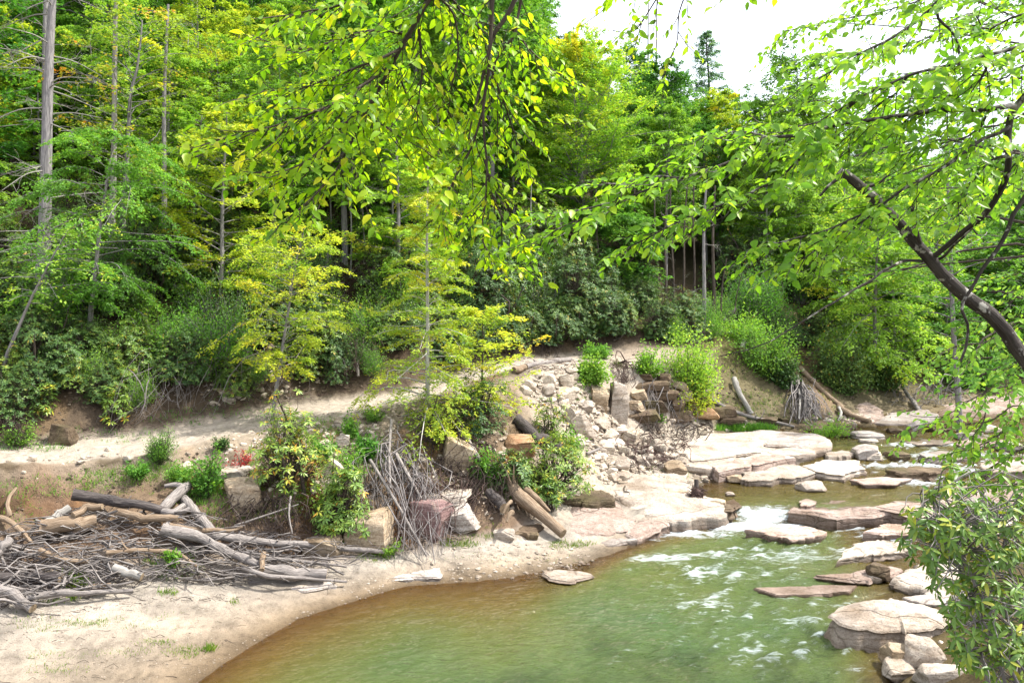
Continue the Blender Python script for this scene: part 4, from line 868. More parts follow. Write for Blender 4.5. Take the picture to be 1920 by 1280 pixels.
# far bank
log('straight white log leaning against the mossy bank', [(1376,709,.6),(1392,745,.4),(1408,776,.2)], 5, 4.5, 'bark_pale', seed=40, rough=.04)
log('grey fallen sapling reaching across the far bank foot', [(1332,748,.3),(1380,772,.3),(1440,787,.3),(1490,800,.3)], 3.5, 2, 'drift_grey', seed=41, branches=3)
log('reddish trunk sliding down the bare slope to the river', [(1500,690,.4),(1540,730,.4),(1580,765,.4)], 4.5, 4, 'drift_tan', seed=42, rough=.06)
log('pale trunk lying from the bare slope to the shore', [(1572,762,.5),(1600,777,.5),(1632,790,.4)], 5, 4, 'drift_tan', seed=43, rough=.06)
log('broken forked stick propped on the pale trunk', [(1573,764,.7),(1577,775,.7),(1572,790,.6)], 2.5, 2, 'bark_pale', seed=44)
log('thick grey log stranded in the far river', [(1702,806,.4),(1725,796,.4),(1752,787,.4)], 8, 9, 'drift_grey', seed=45, water=True)
log('thin leaning pole above the stranded log', [(1692,725,1.0),(1715,758,.7),(1742,786,.3)], 3, 3, 'drift_grey', seed=46)
log('white slanting dead stem on the far wooded bank', [(1732,668,1.0),(1750,700,.8),(1768,728,.5)], 3, 3, 'bark_pale', seed=47)
log('bleached log end sitting in the bushes of the far bank', [(1392,655,.8),(1396,640,.8),(1408,634,.8)], 4, 4, 'bark_pale', seed=48)
log('driftwood log along the top edge of the rubble', [(985,688,.2),(1025,680,.2),(1070,674,.2)], 5, 4, 'drift_grey', seed=49, branches=3)
log('short pale log at the top left of the rubble', [(964,694,.3),(985,688,.3)], 6, 5, 'drift_tan', seed=50)
log('short broken log on the hillside under the dark leaves', [(502,655,1.0),(510,648,1.0)], 4, 4, 'drift_tan', seed=51)
log('tan broken branch on the hillside above the track', [(443,644,1.2),(458,632,1.2)], 3.5, 3, 'drift_tan', seed=52)
log('sloping dead branch caught in the hillside brush', [(493,588,1.5),(512,598,1.5),(535,610,1.5)], 2.6, 1.6, 'drift_tan', seed=53)

# fans of dead brush: each a thing with its stems and twigs
def brush(label, tops, bots, n, rpx, mat='twig_grey', seed=0, jt=10, jb=22, bend=.06, sag=-.05, stems=(), pull=.35, name='dead_brush', cross=0.15, mat2='drift_grey'):
    rng = np.random.default_rng(seed)
    def pick(line, t, j, pl):
        k = t * (len(line) - 1); i = min(int(k), len(line) - 2); f = k - i
        u = line[i][0] * (1 - f) + line[i + 1][0] * f + rng.normal(0, j); v = line[i][1] * (1 - f) + line[i + 1][1] * f + rng.normal(0, j * .7)
        return hit(u, v, pl)
    A, B = [], []
    for _ in range(n):
        t = rng.random(); t2 = np.clip(t + rng.normal(0, cross), 0, 1)
        A.append(pick(tops, t, jt, pull * rng.uniform(.2, 1.6))); B.append(pick(bots, t2, jb, pull * rng.uniform(.1, 1.4)))
    A, B = np.array(A), np.array(B); y = A[:, 1].mean()
    g = Geo(); r = (.3 + .9 * rng.random(n) ** 3) * rpx / F * y
    sticks(g, A, B, r, r * .4, rng, bend, sag, 6)
    # side twigs
    k = rng.integers(0, n, n * 2); t = rng.uniform(.2, .9, (n * 2, 1)); s = A[k] * (1 - t) + B[k] * t
    d = norm(B[k] - A[k]) * rng.uniform(.3, 1, (n * 2, 1)) + rng.normal(0, .5, (n * 2, 3))
    sticks(g, s, s + d * rng.uniform(.15, .5, (n * 2, 1)), r[k] * .5, r[k] * .2, rng, .12, 0, 4)
    base = A.mean(0); t = thing(name, label, 'dead brush', base)
    link('twigs', g.mesh('twigs', M[mat], base), t, kind='stuff')
    for i, (pts, r) in enumerate(stems):
        P = resample([hit(p[0], p[1], p[2]) for p in pts], 18); g2 = Geo()
        tube(g2, P, np.linspace(r, r * .55, 18) / F * y, 8, .12, seed + i, True, 0)
        link('stem', g2.mesh('stem', [M[mat2], M['cut_end']], base), t)
    return t
brush('big fan of grey dead brush hanging over the bank beside the pale sapling', [(712,850),(740,828),(768,862),(795,905)], [(695,985),(745,1026),(805,1036),(838,1000)], 120, 2.0, 'twig_grey', 1, 18, 24, .12, -.02,
      [([(734,786,.5),(730,850,.8),(732,915,.8)], 3), ([(694,862,.5),(730,920,.9),(765,980,.8),(800,1042,.4)], 3.2), ([(742,850,.6),(765,890,.8),(790,935,.7)], 4)], .45)
brush('tangle of dark dead twigs under the red tinged rhododendron', [(440,940),(500,930),(560,950)], [(420,990),(500,1000),(580,1000)], 90, 1.6, 'twig_dark', 2, 14, 14, .2, .05, [([(440,985,.4),(500,965,.5),(560,945,.5)], 2.2), ([(545,930,.5),(542,965,.5),(548,1000,.4)], 2.2)], .35)
brush('reddish dead twigs draped over the purple bedrock face', [(770,900),(830,900),(900,915)], [(750,1000),(800,990),(860,970)], 110, 1.5, 'twig_red', 3, 16, 16, .14, -.05, [], .35)
brush('dead twigs piled around the mouth of the brown cut log', [(870,880),(910,870),(930,900)], [(870,960),(900,965),(940,950)], 70, 1.5, 'twig_dark', 4, 14, 12, .18, 0, [], .3)
brush('heap of fallen branches on the bank below the dark trunk', [(820,780),(860,810),(900,850)], [(800,880),(850,890),(920,880)], 90, 1.9, 'twig_dark', 5, 18, 16, .14, 0, [([(855,800,.4),(880,830,.5),(905,870,.5)], 5), ([(870,790,.5),(890,850,.6),(930,880,.5)], 3)], .4)
brush('ball of brown dead twigs and roots at the cliff top', [(1152,686),(1165,684),(1178,688)], [(1152,706),(1165,718),(1178,712)], 90, 1.3, 'twig_red', 6, 6, 7, .2, 0, [], .15)
brush('white fan of bare branches fallen to the far shore', [(1493,712),(1500,720),(1505,730)], [(1485,785),(1515,790),(1560,778)], 60, 2.4, 'twig_grey', 7, 4, 10, .07, -.05, [([(1495,705,.5),(1500,745,.7),(1498,785,.4)], 3), ([(1497,715,.5),(1515,755,.7),(1540,785,.3)], 2.6)], .5, mat2='bark_pale')
brush('dead twigs strewn over the rubble foot', [(1180,830),(1230,845),(1270,850)], [(1190,880),(1240,880),(1260,870)], 80, 1.7, 'twig_red', 8, 16, 12, .15, 0, [([(1100,850,.3),(1150,835,.4),(1210,850,.3)], 2.5)], .25)
brush('dead brush scattered at the cliff foot above the slab', [(1200,800),(1270,812),(1330,800)], [(1220,830),(1280,838),(1310,830)], 60, 1.5, 'twig_dark', 9, 14, 9, .18, 0, [], .25)
brush('bare twigs hanging down the shaded cut bank', [(230,690),(420,670),(640,660)], [(220,790),(400,760),(640,720)], 70, 1.4, 'twig_grey', 10, 18, 18, .16, -.05, [], .5)
brush('grey vines and roots hanging over the bank by the track bend', [(625,620),(660,610),(700,640)], [(620,700),(650,690),(690,690)], 90, 1.6, 'twig_red', 11, 10, 10, .10, -.05, [([(668,640,.6),(670,680,.5),(672,705,.4)], 4)], .7)
brush('dead roots hanging in the dark hollow above the rubble', [(985,625),(1020,620),(1050,630)], [(985,655),(1020,662),(1050,655)], 40, 1.2, 'twig_dark', 12, 10, 8, .15, 0, [], .3)
brush('dry brown brush at the left edge of the track', [(5,790),(25,785),(45,792)], [(0,820),(30,825),(60,815)], 40, 1.2, 'twig_dark', 13, 8, 10, .2, 0, [], .4)
brush('roots hanging down the brown sandstone cliff', [(1215,715),(1230,720),(1290,735)], [(1225,790),(1235,795),(1300,800)], 24, 1.6, 'twig_grey', 14, 6, 8, .08, 0, [], .6)
brush('grey twigs in the shade of the far bank', [(1680,730),(1740,720),(1800,735)], [(1670,760),(1740,755),(1810,760)], 60, 1.8, 'twig_grey', 15, 12, 9, .2, 0, [], .5)
# root ball beside the upper pool
def rootball():
    rng = np.random.default_rng(12); c = at_z(1306, 925, .75); t = thing('root_ball', 'upturned brown root ball on the slab beside the upper pool', 'root ball', c)
    g = Geo(); n = 150; d = norm(rng.normal(0, 1, (n, 3)) * [1, .9, .8]); A = c + d * .08; B = c + d * rng.uniform(.22, .38, (n, 1))
    sticks(g, A, B, .022, .006, rng, .25, .1, 5); 
    Vr, Tr = rock_shape(rng, 3, 10, 0, .15)
    g.add(c + Vr * .42, T=Tr, tc=Vr * 2)
    link('roots', g.mesh('roots', M['twig_red'], c), t)
    g2 = Geo(); tube(g2, resample([c, c + [.02, .1, .25], c + [.03, .15, .42]], 8), np.linspace(.09, .07, 8), 9, .15, 4, True, 1)
    link('stump', g2.mesh('stump', [M['drift_dark'], M['cut_end']], c), t)
rootball()

# loose sticks nobody could count
def litter(zones, seed, label, mat, name='twig_litter'):
    rng = np.random.default_rng(seed); g = Geo()
    for poly, n, lmin, lmax, rr, up, pl in zones:
        A, B = [], []
        for (u, v) in scatter_px(rng, poly, n):
            p = hit(u, v, rng.uniform(0, pl)); a = rng.normal(0, .6) + (math.pi if rng.random() < .5 else 0); L = rng.uniform(lmin, lmax)
            d = np.array([math.cos(a), .5 * math.sin(a), rng.normal(0, up)]) * L
            A.append(p - d * .5); B.append(p + d * .5)
        r = rng.uniform(.5, 1.2, len(A)) * rr
        sticks(g, np.array(A) + [0, 0, rr], np.array(B) + [0, 0, rr], r, r * .5, rng, .1, 0, 4)
    link(name, g.mesh(name, M[mat]), kind='stuff', label=label)
PILE = [(0,1000),(60,1010),(130,960),(200,940),(330,960),(420,990),(620,1020),(640,1060),(480,1080),(360,1080),(250,1095),(0,1140)]
litter([(PILE, 260, .25, .9, .011, .35, .5), ([(0,1030),(120,1040),(230,1060),(200,1100),(0,1130)], 190, .2, .8, .011, .35, .4), ([(300,980),(700,1025),(700,1050),(480,1075)], 160, .3, 1.2, .010, .15, .35),
        ([(330,1060),(480,1075),(600,1090),(440,1100),(330,1090)], 120, .15, .5, .008, .1, .1)], 21, 'grey sticks and twigs tangled in the driftwood pile', 'twig_grey')
litter([(PILE, 200, .2, .8, .010, .4, .35), ([(0,1040),(130,1040),(250,1070),(230,1095),(0,1135)], 150, .15, .7, .010, .4, .3), ([(330,1070),(470,1080),(460,1100),(340,1095)], 120, .1, .4, .008, .1, .05),
        ([(680,1000),(860,985),(880,1010),(720,1045)], 120, .2, .7, .008, .15, .15)], 22, 'dark rotted twigs packed under the driftwood pile', 'twig_dark')
litter([([(0,830),(420,760),(620,690),(760,690),(760,720),(480,770),(0,850)], 240, .2, 1.1, .010, .1, .05), (RUB, 130, .3, 1.1, .012, .15, .05), ([(960,680),(1130,672),(1130,690),(980,700)], 90, .3, 1.0, .014, .2, .1),
        ([(1150,810),(1330,835),(1280,880),(1150,860)], 110, .3, 1.2, .010, .1, .1), ([(760,850),(950,860),(930,960),(760,1000)], 120, .3, 1.0, .010, .3, .3), ([(1330,770),(1600,770),(1600,795),(1330,800)], 90, .4, 1.4, .012, .1, .2)], 23, 'fallen sticks lying along the track and over the rubble', 'twig_red')

litter([([(0,1000),(130,950),(330,960),(420,990),(640,1040),(620,1070),(470,1085),(250,1100),(0,1140)], 120, .6, 1.9, .032, .15, .5), ([(0,1030),(150,1040),(240,1080),(200,1115),(0,1130)], 40, .5, 1.4, .03, .15, .4)], 24, 'broken branches jammed between the driftwood logs', 'drift_grey', 'branch_litter')
litter([([(0,1010),(200,960),(330,965),(420,990),(560,1030),(560,1070),(400,1085),(250,1100),(0,1140)], 250, .15, .6, .008, .5, .4)], 25, 'fine dark twigs filling the driftwood pile', 'twig_dark')

litter([([(0,1010),(130,955),(330,960),(430,990),(640,1035),(620,1070),(470,1082),(250,1098),(0,1135)], 190, .5, 1.7, .020, .22, .6)], 26, 'pale bleached sticks lying on top of the driftwood pile', 'drift_grey', 'branch_litter')
litter([([(0,1150),(380,1100),(520,1110),(430,1210),(300,1280),(0,1280)], 150, .08, .4, .006, .05, .02), ([(60,1150),(300,1120),(480,1118),(480,1126),(300,1130),(60,1162)], 70, .08, .4, .007, .05, .02), ([(420,960),(720,900),(720,1010),(560,1020)], 200, .2, .9, .009, .3, .25), ([(640,1040),(1100,1020),(1100,1070),(700,1100)], 60, .1, .5, .006, .05, .02)], 27, 'small sticks washed onto the sand and bank', 'twig_dark')

# ------------------------------------------------------------------ plants
def leaf_quads(P, D, N, L, W, fold=0.12):
    """one folded quad per leaf: P base, D axis, N upper side"""
    S = norm(np.cross(D, N)); N = np.cross(S, D)
    L = np.broadcast_to(L, len(P))[:, None]; W = np.broadcast_to(W, len(P))[:, None]
    V = np.stack([P, P + D * L * .5 + S * W * .5 + N * W * fold, P + D * L, P + D * L * .5 - S * W * .5 + N * W * fold], 1)
    return V.reshape(-1, 3), np.arange(len(P) * 4).reshape(-1, 4)
def gen_tree(rng, H, r0, base, Lmax, nl, shape, rise, droop, ntw, nlf, ls, asp=.6, lean=(0, 0), flat=.8, twl=.35, tip_t=.35, wob=.015, top=1.0, hang=.25, bare=0.15, topy=0.0):
    """trunk and limbs as wood, flat leafy sprays along the limbs; returns Geo, leaf verts, quads, tint"""
    ntw, nlf, ls = int(ntw * .86), int(nlf * .88), ls * 1.09
    g = Geo(); n = 12; f = np.linspace(0, 1, n)
    T = np.stack([lean[0] * H * f ** 1.3 + wob * H * np.cumsum(rng.normal(0, .35, n)) * f, lean[1] * H * f ** 1.3 + wob * H * np.cumsum(rng.normal(0, .35, n)) * f, H * f - .3 * (1 - f)], 1)
    tube(g, T, r0 * (1 - f * .9) ** .85 + .006, 9, .07, rng.integers(100))
    fi = (np.arange(nl) + rng.random(nl)) / nl; h = base + (top - base) * fi
    prof = {'cone': (1 - fi) ** .75 * .92 + .08, 'round': np.sin(np.pi * (.10 + .84 * fi)) ** .75, 'vase': .35 + .65 * np.sin(np.pi * (.05 + .8 * fi)), 'flat': np.full(nl, 1.0) * (1 - .5 * fi)}[shape]
    Ln = Lmax * prof * rng.uniform(.65, 1.15, nl)
    az = np.arange(nl) * 2.39996 + rng.normal(0, .4, nl); el = R(rise) + fi * .35 + rng.normal(0, .15, nl)
    P0 = np.stack([np.interp(h, f, T[:, k]) for k in range(3)], 1)
    D = np.stack([np.cos(az) * np.cos(el), np.sin(az) * np.cos(el), np.sin(el)], 1)
    wig = rng.normal(0, .07, (nl, 2, 3))
    def limb(t):                                        # t (nl, m)
        t = t[..., None]
        return P0[:, None] + D[:, None] * Ln[:, None, None] * t - np.array([0, 0, 1.0]) * droop * Ln[:, None, None] * t ** 2 + Ln[:, None, None] * (wig[:, None, 0] * np.sin(t * 4) + wig[:, None, 1] * t * (1 - t))
    ts = np.broadcast_to(np.linspace(0, 1, 6), (nl, 6)); LP = limb(ts)
    rl = np.interp(h, f, r0 * (1 - f * .9)) * .38 * (.4 + .6 * prof) + .004
    for i in range(nl):
        tube(g, LP[i], rl[i] * np.linspace(1, .25, 6), 4, 0, i)
    t = rng.uniform(bare, 1.0, (nl, ntw)); TP = limb(t); TT = norm(limb(t + .02) - TP)
    lat = norm(np.cross(TT, np.array([0, 0, 1.0]))); sd = np.where(rng.random((nl, ntw)) < .5, -1, 1)[..., None]
    td = norm(TT * .65 + lat * sd * rng.uniform(.35, 1.0, (nl, ntw, 1)) + rng.normal(0, 1, (nl, ntw, 3)) * np.array([.12, .12, (1 - flat) * .8]))
    tl = (twl * Ln[:, None] * (1 - .6 * t) * rng.uniform(.6, 1.2, (nl, ntw)) + .12)
    s = rng.uniform(.12, 1.05, (nl, ntw, nlf))
    LPs = TP[:, :, None] + td[:, :, None] * (tl[..., None] * s)[..., None] - np.array([0, 0, 1.0]) * (droop * tl[..., None] * s ** 2)[..., None]
    lat2 = norm(np.cross(td, np.array([0, 0, 1.0])))
    sg = np.where(rng.random((nl, ntw, nlf)) < .5, -1, 1)[..., None]
    ax = norm(td[:, :, None] * .6 + lat2[:, :, None] * sg * .7 + rng.normal(0, .25, s.shape + (3,)) - np.array([0, 0, hang]))
    nm = norm(rng.normal(0, .42, s.shape + (3,)) + np.array([0, 0, 1.0]))
    LPs = LPs + rng.normal(0, ls * .35, LPs.shape)
    sz = ls * rng.uniform(.6, 1.25, s.size)
    V, Q = leaf_quads(LPs.reshape(-1, 3), ax.reshape(-1, 3), nm.reshape(-1, 3), sz, sz * asp)
    tint = np.clip(.42 + topy * (fi - .45)[:, None, None] + .20 * rng.normal(0, 1, (nl, 1, 1)) + .10 * rng.normal(0, 1, (nl, ntw, 1)) + .14 * rng.normal(0, 1, s.shape) + .12 * (t[..., None] - .5), 0, 1)
    sticks(g, TP[:, ::3].reshape(-1, 3), (TP + td * tl[..., None])[:, ::3].reshape(-1, 3), ls * .035 + .002, .0015, rng, .04, droop * .5, 3)
    return g, V, Q, tint.ravel()
def gen_rhodo(rng, w, d, h, nwh, ll, stems=10, yellow=.0):
    """broadleaf evergreen bush: whorls of long drooping leaves at the ends of crooked stems"""
    a = rng.uniform(0, 6.283, nwh); z = rng.uniform(.05, 1, nwh) ** .8; rr = np.sqrt(np.clip(1 - (z * .95) ** 2.2, 0, 1)) * rng.uniform(.25, 1.08, nwh) ** .5
    lump = 1 + .75 * fbm(np.cos(a) * 1.8 + rng.random() * 30, np.sin(a) * 1.8, z * 2.8, 3, 4)
    P = np.stack([np.cos(a) * rr * w / 2 * lump, np.sin(a) * rr * d / 2 * lump, z * h * lump], 1)
    U = norm(P / np.array([w / 2, d / 2, h]) * .8 + np.array([0, 0, .55]) + rng.normal(0, .3, (nwh, 3)))
    g = Geo()
    for i in range(stems):
        q = P[rng.integers(nwh)]; b = np.array([rng.normal(0, w * .08), rng.normal(0, d * .08), -.15])
        m = (b + q) / 2 + rng.normal(0, .12, 3) * h; tube(g, resample([b, m, q], 8), np.linspace(.028, .008, 8) * max(h, .6), 5, .1, i)
    k = rng.integers(0, stems, nwh); c = P * np.array([.45, .45, .5])
    sticks(g, c, P, .010 * min(h, 1.5) * .6, .003, rng, .12, 0, 4)
    m = 8; ph = (np.arange(m) * 6.283 / m)[None] + rng.uniform(0, 6.28, (nwh, 1)) + rng.normal(0, .15, (nwh, m))
    A = norm(np.cross(U, rng.normal(0, 1, (nwh, 3)))); B = np.cross(U, A)
    el = rng.normal(.05, .30, (nwh, m)) - .1
    rad = A[:, None] * np.cos(ph)[..., None] + B[:, None] * np.sin(ph)[..., None]
    D = norm(rad * np.cos(el)[..., None] + U[:, None] * np.sin(el)[..., None] - np.array([0, 0, .22]))
    N = norm(U[:, None] - D * np.sum(U[:, None] * D, -1, keepdims=True))
    L = ll * rng.uniform(.65, 1.15, nwh * m)
    V, Q = leaf_quads(np.repeat(P, m, 0) + D.reshape(-1, 3) * ll * .08, D.reshape(-1, 3), N.reshape(-1, 3), L, L * .30, .10)
    tint = np.clip(rng.normal(.48 + yellow, .17, (nwh, 1)) + rng.normal(0, .16, (nwh, m)), 0, 1)
    return g, V, Q, tint.ravel()
def gen_bush(rng, w, d, h, ns, nlf, ll, asp=.6, hang=.2, arch=.3):
    """many arching stems from one root, leafy along their length"""
    a = rng.uniform(0, 6.283, ns); q = rng.uniform(.15, 1, ns) ** .6
    E = np.stack([np.cos(a) * q * w / 2, np.sin(a) * q * d / 2, h * np.sqrt(np.clip(1.05 - q ** 2 * .8, .1, 1)) * rng.uniform(.35, 1.15, ns)], 1)
    E = E * (1 + .45 * fbm(np.cos(a) * 1.5 + rng.random() * 40, np.sin(a) * 1.5, 0 * a, 2, 6))[:, None]
    S = E * np.array([.12, .12, 0]) - [0, 0, .1]
    g = Geo(); sticks(g, S, E, .012 * min(1, h), .003, rng, .06, -arch * .3, 5)
    t = rng.uniform(.22, 1.02, (ns, nlf)); tt = t[..., None]
    P = S[:, None] * (1 - tt) + E[:, None] * tt + np.array([0, 0, 1]) * (arch * .3 * np.linalg.norm(E - S, axis=1)[:, None] * 4 * t * (1 - t))[..., None]
    P = P + rng.normal(0, .05 * w, P.shape) * (.4 + tt)
    D = norm(norm(E - S)[:, None] * .5 + rng.normal(0, .55, P.shape) - [0, 0, hang]); N = norm(rng.normal(0, .5, P.shape) + [0, 0, 1.0])
    L = ll * rng.uniform(.6, 1.2, P.shape[0] * P.shape[1])
    V, Q = leaf_quads(P.reshape(-1, 3), D.reshape(-1, 3), N.reshape(-1, 3), L, L * asp)
    tint = np.clip(rng.normal(.48, .14, (ns, 1)) + rng.normal(0, .14, t.shape) + .1 * (t - .5), 0, 1)
    return g, V, Q, tint.ravel()

def plant(name, label, cat, loc, gen, leafm, barkm, wood='trunk', fol='crown', group=None, rotz=0, scale=None):
    g, V, Q, tint = gen
    t = thing(name, label, cat, loc, group, rotz, scale)
    link(wood, g.mesh(wood, M[barkm]), t)
    o = link(fol, mesh(fol, V, Q, M[leafm], fattrs={'tint': tint}), t, kind='stuff' if fol in ('foliage',) else None)
    return t
def copy_plant(src, loc, rotz, scale, label, group):
    r = src.copy(); COL.objects.link(r); r.location = loc; r.rotation_euler = (0, 0, rotz); r.scale = (scale[0], scale[0], scale[1])
    r['label'] = label; r['group'] = group
    for ch in src.children:
        c = ch.copy(); COL.objects.link(c); c.parent = r
    return r
def on(u, y, dz=0.0):
    x = (u - CX) / F * y; return np.array([x, y, gz(x, y) + dz])

rg = np.random.default_rng
# --- the tall dead pine at the left and the bare trunks behind it
def dead_pine(label, u0, y, u1, H, r0, nb, seed, bl=(.6, 2.6), mat='bark_grey', name='dead_pine'):
    rng = rg(seed); b = on(u0, y); t = thing(name, label, 'tree', b)
    topx = (u1 - u0) / F * y
    f = np.linspace(0, 1, 16)
    T = np.stack([topx * f + .05 * np.sin(f * 7), .02 * H * f, H * f - .4 * (1 - f)], 1)
    g = Geo(); tube(g, T, r0 * (1 - .62 * f), 14, .07, seed); link('trunk', g.mesh('trunk', M[mat]), t)
    for i in range(nb):
        h = rng.uniform(.03, .98); p = np.array([np.interp(h, f, T[:, k]) for k in range(3)]); a = rng.uniform(0, 6.28); L = rng.uniform(*bl) * (1 - .35 * h)
        d = np.array([math.cos(a), math.sin(a) * .8, rng.normal(.05, .30)]); e = p + d * L - [0, 0, .10 * L]
        g = Geo(); P = resample([p, p + d * L * .4 + rng.normal(0, .05, 3), e + rng.normal(0, .1, 3)], 9); tube(g, P, np.linspace(.030, .006, 9) * (r0 / .27 + .3) * .8, 5, .1, i)
        n = rng.integers(3, 9); k = rng.integers(3, 9, n); dd = norm(d + rng.normal(0, .6, (n, 3))); sticks(g, P[k], P[k] + dd * rng.uniform(.2, .8, (n, 1)), .008, .003, rng, .1, .05, 4)
        link('branch', g.mesh('branch', M['bark_pale']), t)
    return t
dead_pine('thick grey dead pine trunk with many bare side twigs at the left', 72, 25, 97, 14, .235, 60, 1, (.8, 3.2))
dead_pine('slimmer grey dead trunk just behind the thick dead pine', 78, 27.5, 84, 15, .17, 14, 2, (.4, 1.2))
dead_pine('straight pale bare trunk right of the thick dead pine', 204, 28, 219, 16, .13, 8, 3, (.3, .9), 'bark_pale', 'bare_trunk')
dead_pine('thin grey trunk standing behind the orange leaved tree', 303, 29, 309, 11, .12, 8, 5, (.3, .9), 'bark_grey', 'bare_trunk')
dead_pine('dark thin trunk near the left edge of the wood', 24, 36, 10, 17, .13, 8, 6, (.4, 1.0), 'bark_dark', 'bare_trunk')
dead_pine('short white broken snag in the rhododendrons', 384, 27, 393, 1.7, .06, 3, 7, (.2, .5), 'bark_pale', 'snag')
dead_pine('pale dead trunk above the ridge behind the yellow crowned tree', 1218, 62, 1217, 20, .12, 14, 8, (.4, 1.3), 'bark_pale', 'snag')
dead_pine('second pale dead trunk above the ridge near the first', 1232, 66, 1233, 20, .13, 16, 9, (.4, 1.6), 'bark_pale', 'snag')
dead_pine('tall grey trunk between the upper path and the shrubs', 1317, 39, 1325, 8.5, .13, 6, 10, (.3, .8), 'bark_grey', 'bare_trunk')
dead_pine('dark trunk right beside the tall grey trunk by the upper path', 1336, 40, 1341, 8.2, .12, 4, 11, (.3, .8), 'bark_dark', 'bare_trunk')
dead_pine('leaning thin dark stem in front of the upper path', 1345, 40, 1362, 4.2, .07, 3, 12, (.3, .8), 'bark_dark', 'bare_trunk')
dead_pine('thin slanting dark stem right of the upper path', 1368, 41, 1392, 3.4, .05, 3, 13, (.3, .8), 'bark_dark', 'bare_trunk')
dead_pine('grey trunk with bare twigs in the far woods right of the path', 1570, 52, 1586, 9, .16, 14, 14, (.5, 2.0), 'bark_grey', 'bare_trunk')
dead_pine('pale slim trunk in the far right woods', 1772, 52, 1774, 10, .12, 4, 15, (.3, .8), 'bark_grey', 'bare_trunk')
dead_pine('grey dead tree with bleached twigs high on the far right', 1830, 58, 1815, 12, .16, 30, 16, (.8, 2.6), 'bark_pale', 'dead_tree')
for k, (u, y, h, u1) in enumerate([(1246, 41, 6.5, 1250), (1262, 43, 8, 1258), (1278, 42, 7, 1289), (1232, 44, 7, 1228), (1300, 45, 8, 1303), (1196, 43, 7, 1190), (1156, 42, 6, 1165), (1125, 41, 6, 1117)]):
    o = dead_pine(['fourth', 'fifth', 'sixth', 'third', 'rightmost', 'second', 'leftmost', 'leftmost but one'][k] + ' thin dark trunk of the shaded stand left of the upper path', u, y, u1, h, .085, 4, 30 + k, (.3, .8), 'bark_dark', 'bare_trunk'); o['group'] = 'thin trunks of the shaded stand'
for k, (u, y, h, u1) in enumerate([(655, 33, 6, 662), (682, 34, 6, 676), (618, 34, 5, 622), (590, 35, 6, 583), (545, 36, 7, 541), (435, 33, 5, 437), (345, 34, 9, 349), (365, 36, 9, 362), (1000, 39, 6, 996), (640, 36, 8, 655)]):
    o = dead_pine('slender pale stem ' + ['left of the pale barked sapling', 'close behind the pale barked sapling', 'above the yellow sapling crown', 'behind the leaning yellow sapling', 'left of the leaning yellow sapling', 'right of the white snag', 'right of the thin grey trunk', 'left of the white snag', 'beside the black hollow', 'high above the track bend'][k], u, y, u1, h, .05, 4, 50 + k, (.2, .8), 'bark_pale', 'bare_trunk'); o['group'] = 'slender stems among the hillside rhododendrons'

# --- named living trees (distance, height and lean read off the photograph)
plant('beech_tree', 'light green drooping tree leaning over the rhododendrons at the left', 'tree', on(165, 24.5), gen_tree(rg(1), 6.9, .09, .22, 3.6, 58, 'round', 12, .45, 28, 22, .10, .5, (.13, -.02), .9, .30, hang=.35), 'leaf_beech', 'bark_grey')
plant('leaning_sapling', 'leaning pale stem with sparse leaves at the far left edge', 'tree', on(-8, 21.6), gen_tree(rg(2), 4.6, .06, .55, 1.3, 20, 'round', 10, .3, 8, 9, .10, .55, (.45, 0)), 'leaf_beech', 'bark_grey')
plant('maple_tree', 'orange tinged tree with a leaning grey trunk on the left hillside', 'tree', on(224, 28.5), gen_tree(rg(3), 10, .13, .42, 3.2, 52, 'vase', 22, .25, 12, 12, .13, .7, (.105, -.02)), 'leaf_orange', 'bark_grey')
plant('yellow_sapling', 'yellow green sapling leaning up from the track edge', 'tree', hit(510, 786), gen_tree(rg(4), 6.4, .065, .28, 2.6, 56, 'round', 14, .25, 22, 18, .095, .55, (.17, .02), .92, .36, hang=.2), 'leaf_yellow', 'bark_grey')
plant('birch_sapling', 'slender pale barked sapling with yellow leaves on the bank crest', 'tree', hit(802, 800), gen_tree(rg(5), 9.2, .075, .02, 2.6, 105, 'cone', 8, .25, 23, 19, .085, .55, (.0, .0), .94, .34, hang=.2, wob=.006), 'leaf_yellow', 'bark_white')
plant('yellow_sapling', 'small yellow sapling with a dark crooked stem right of the pale barked one', 'tree', hit(905, 800), gen_tree(rg(6), 3.8, .05, .2, 2.1, 44, 'round', 18, .2, 16, 14, .11, .55, (-.03, 0), .92, .36, hang=.2), 'leaf_yellow', 'bark_dark')
plant('round_tree', 'big rounded yellow topped tree at the middle of the wood', 'tree', on(1090, 45), gen_tree(rg(7), 11.6, .2, .12, 5.6, 150, 'round', 26, .12, 34, 22, .145, .55, (.01, 0), .85, .30, topy=.5), 'leaf_gold', 'bark_grey')
plant('round_tree', 'low soft green tree growing below the big yellow topped tree', 'tree', on(1165, 42), gen_tree(rg(8), 4.8, .10, .15, 3.2, 60, 'round', 14, .25, 20, 16, .19, .55, (0, 0), .9, .30), 'leaf_mid', 'bark_dark')
plant('conifer', 'bluish conifer standing against the white sky', 'tree', on(1332, 78), gen_tree(rg(9), 20, .28, .3, 4.6, 90, 'cone', 12, .25, 16, 14, .24, .4, (0, 0), .85, .3), 'leaf_conifer', 'bark_dark')
plant('birch_tree', 'airy bright leaved tree hanging over the far shore', 'tree', on(1640, 43), gen_tree(rg(10), 11, .12, .10, 5.0, 100, 'round', 16, .40, 26, 20, .16, .65, (-.02, -.06), .75, .30, hang=.5), 'leaf_beech', 'bark_grey')
plant('birch_tree', 'pale green tree beside the upper path', 'tree', on(1490, 50), gen_tree(rg(11), 13, .12, .14, 4.8, 95, 'round', 18, .35, 26, 19, .16, .65, (0, -.02), .75, .30, hang=.45), 'leaf_beech', 'bark_grey')
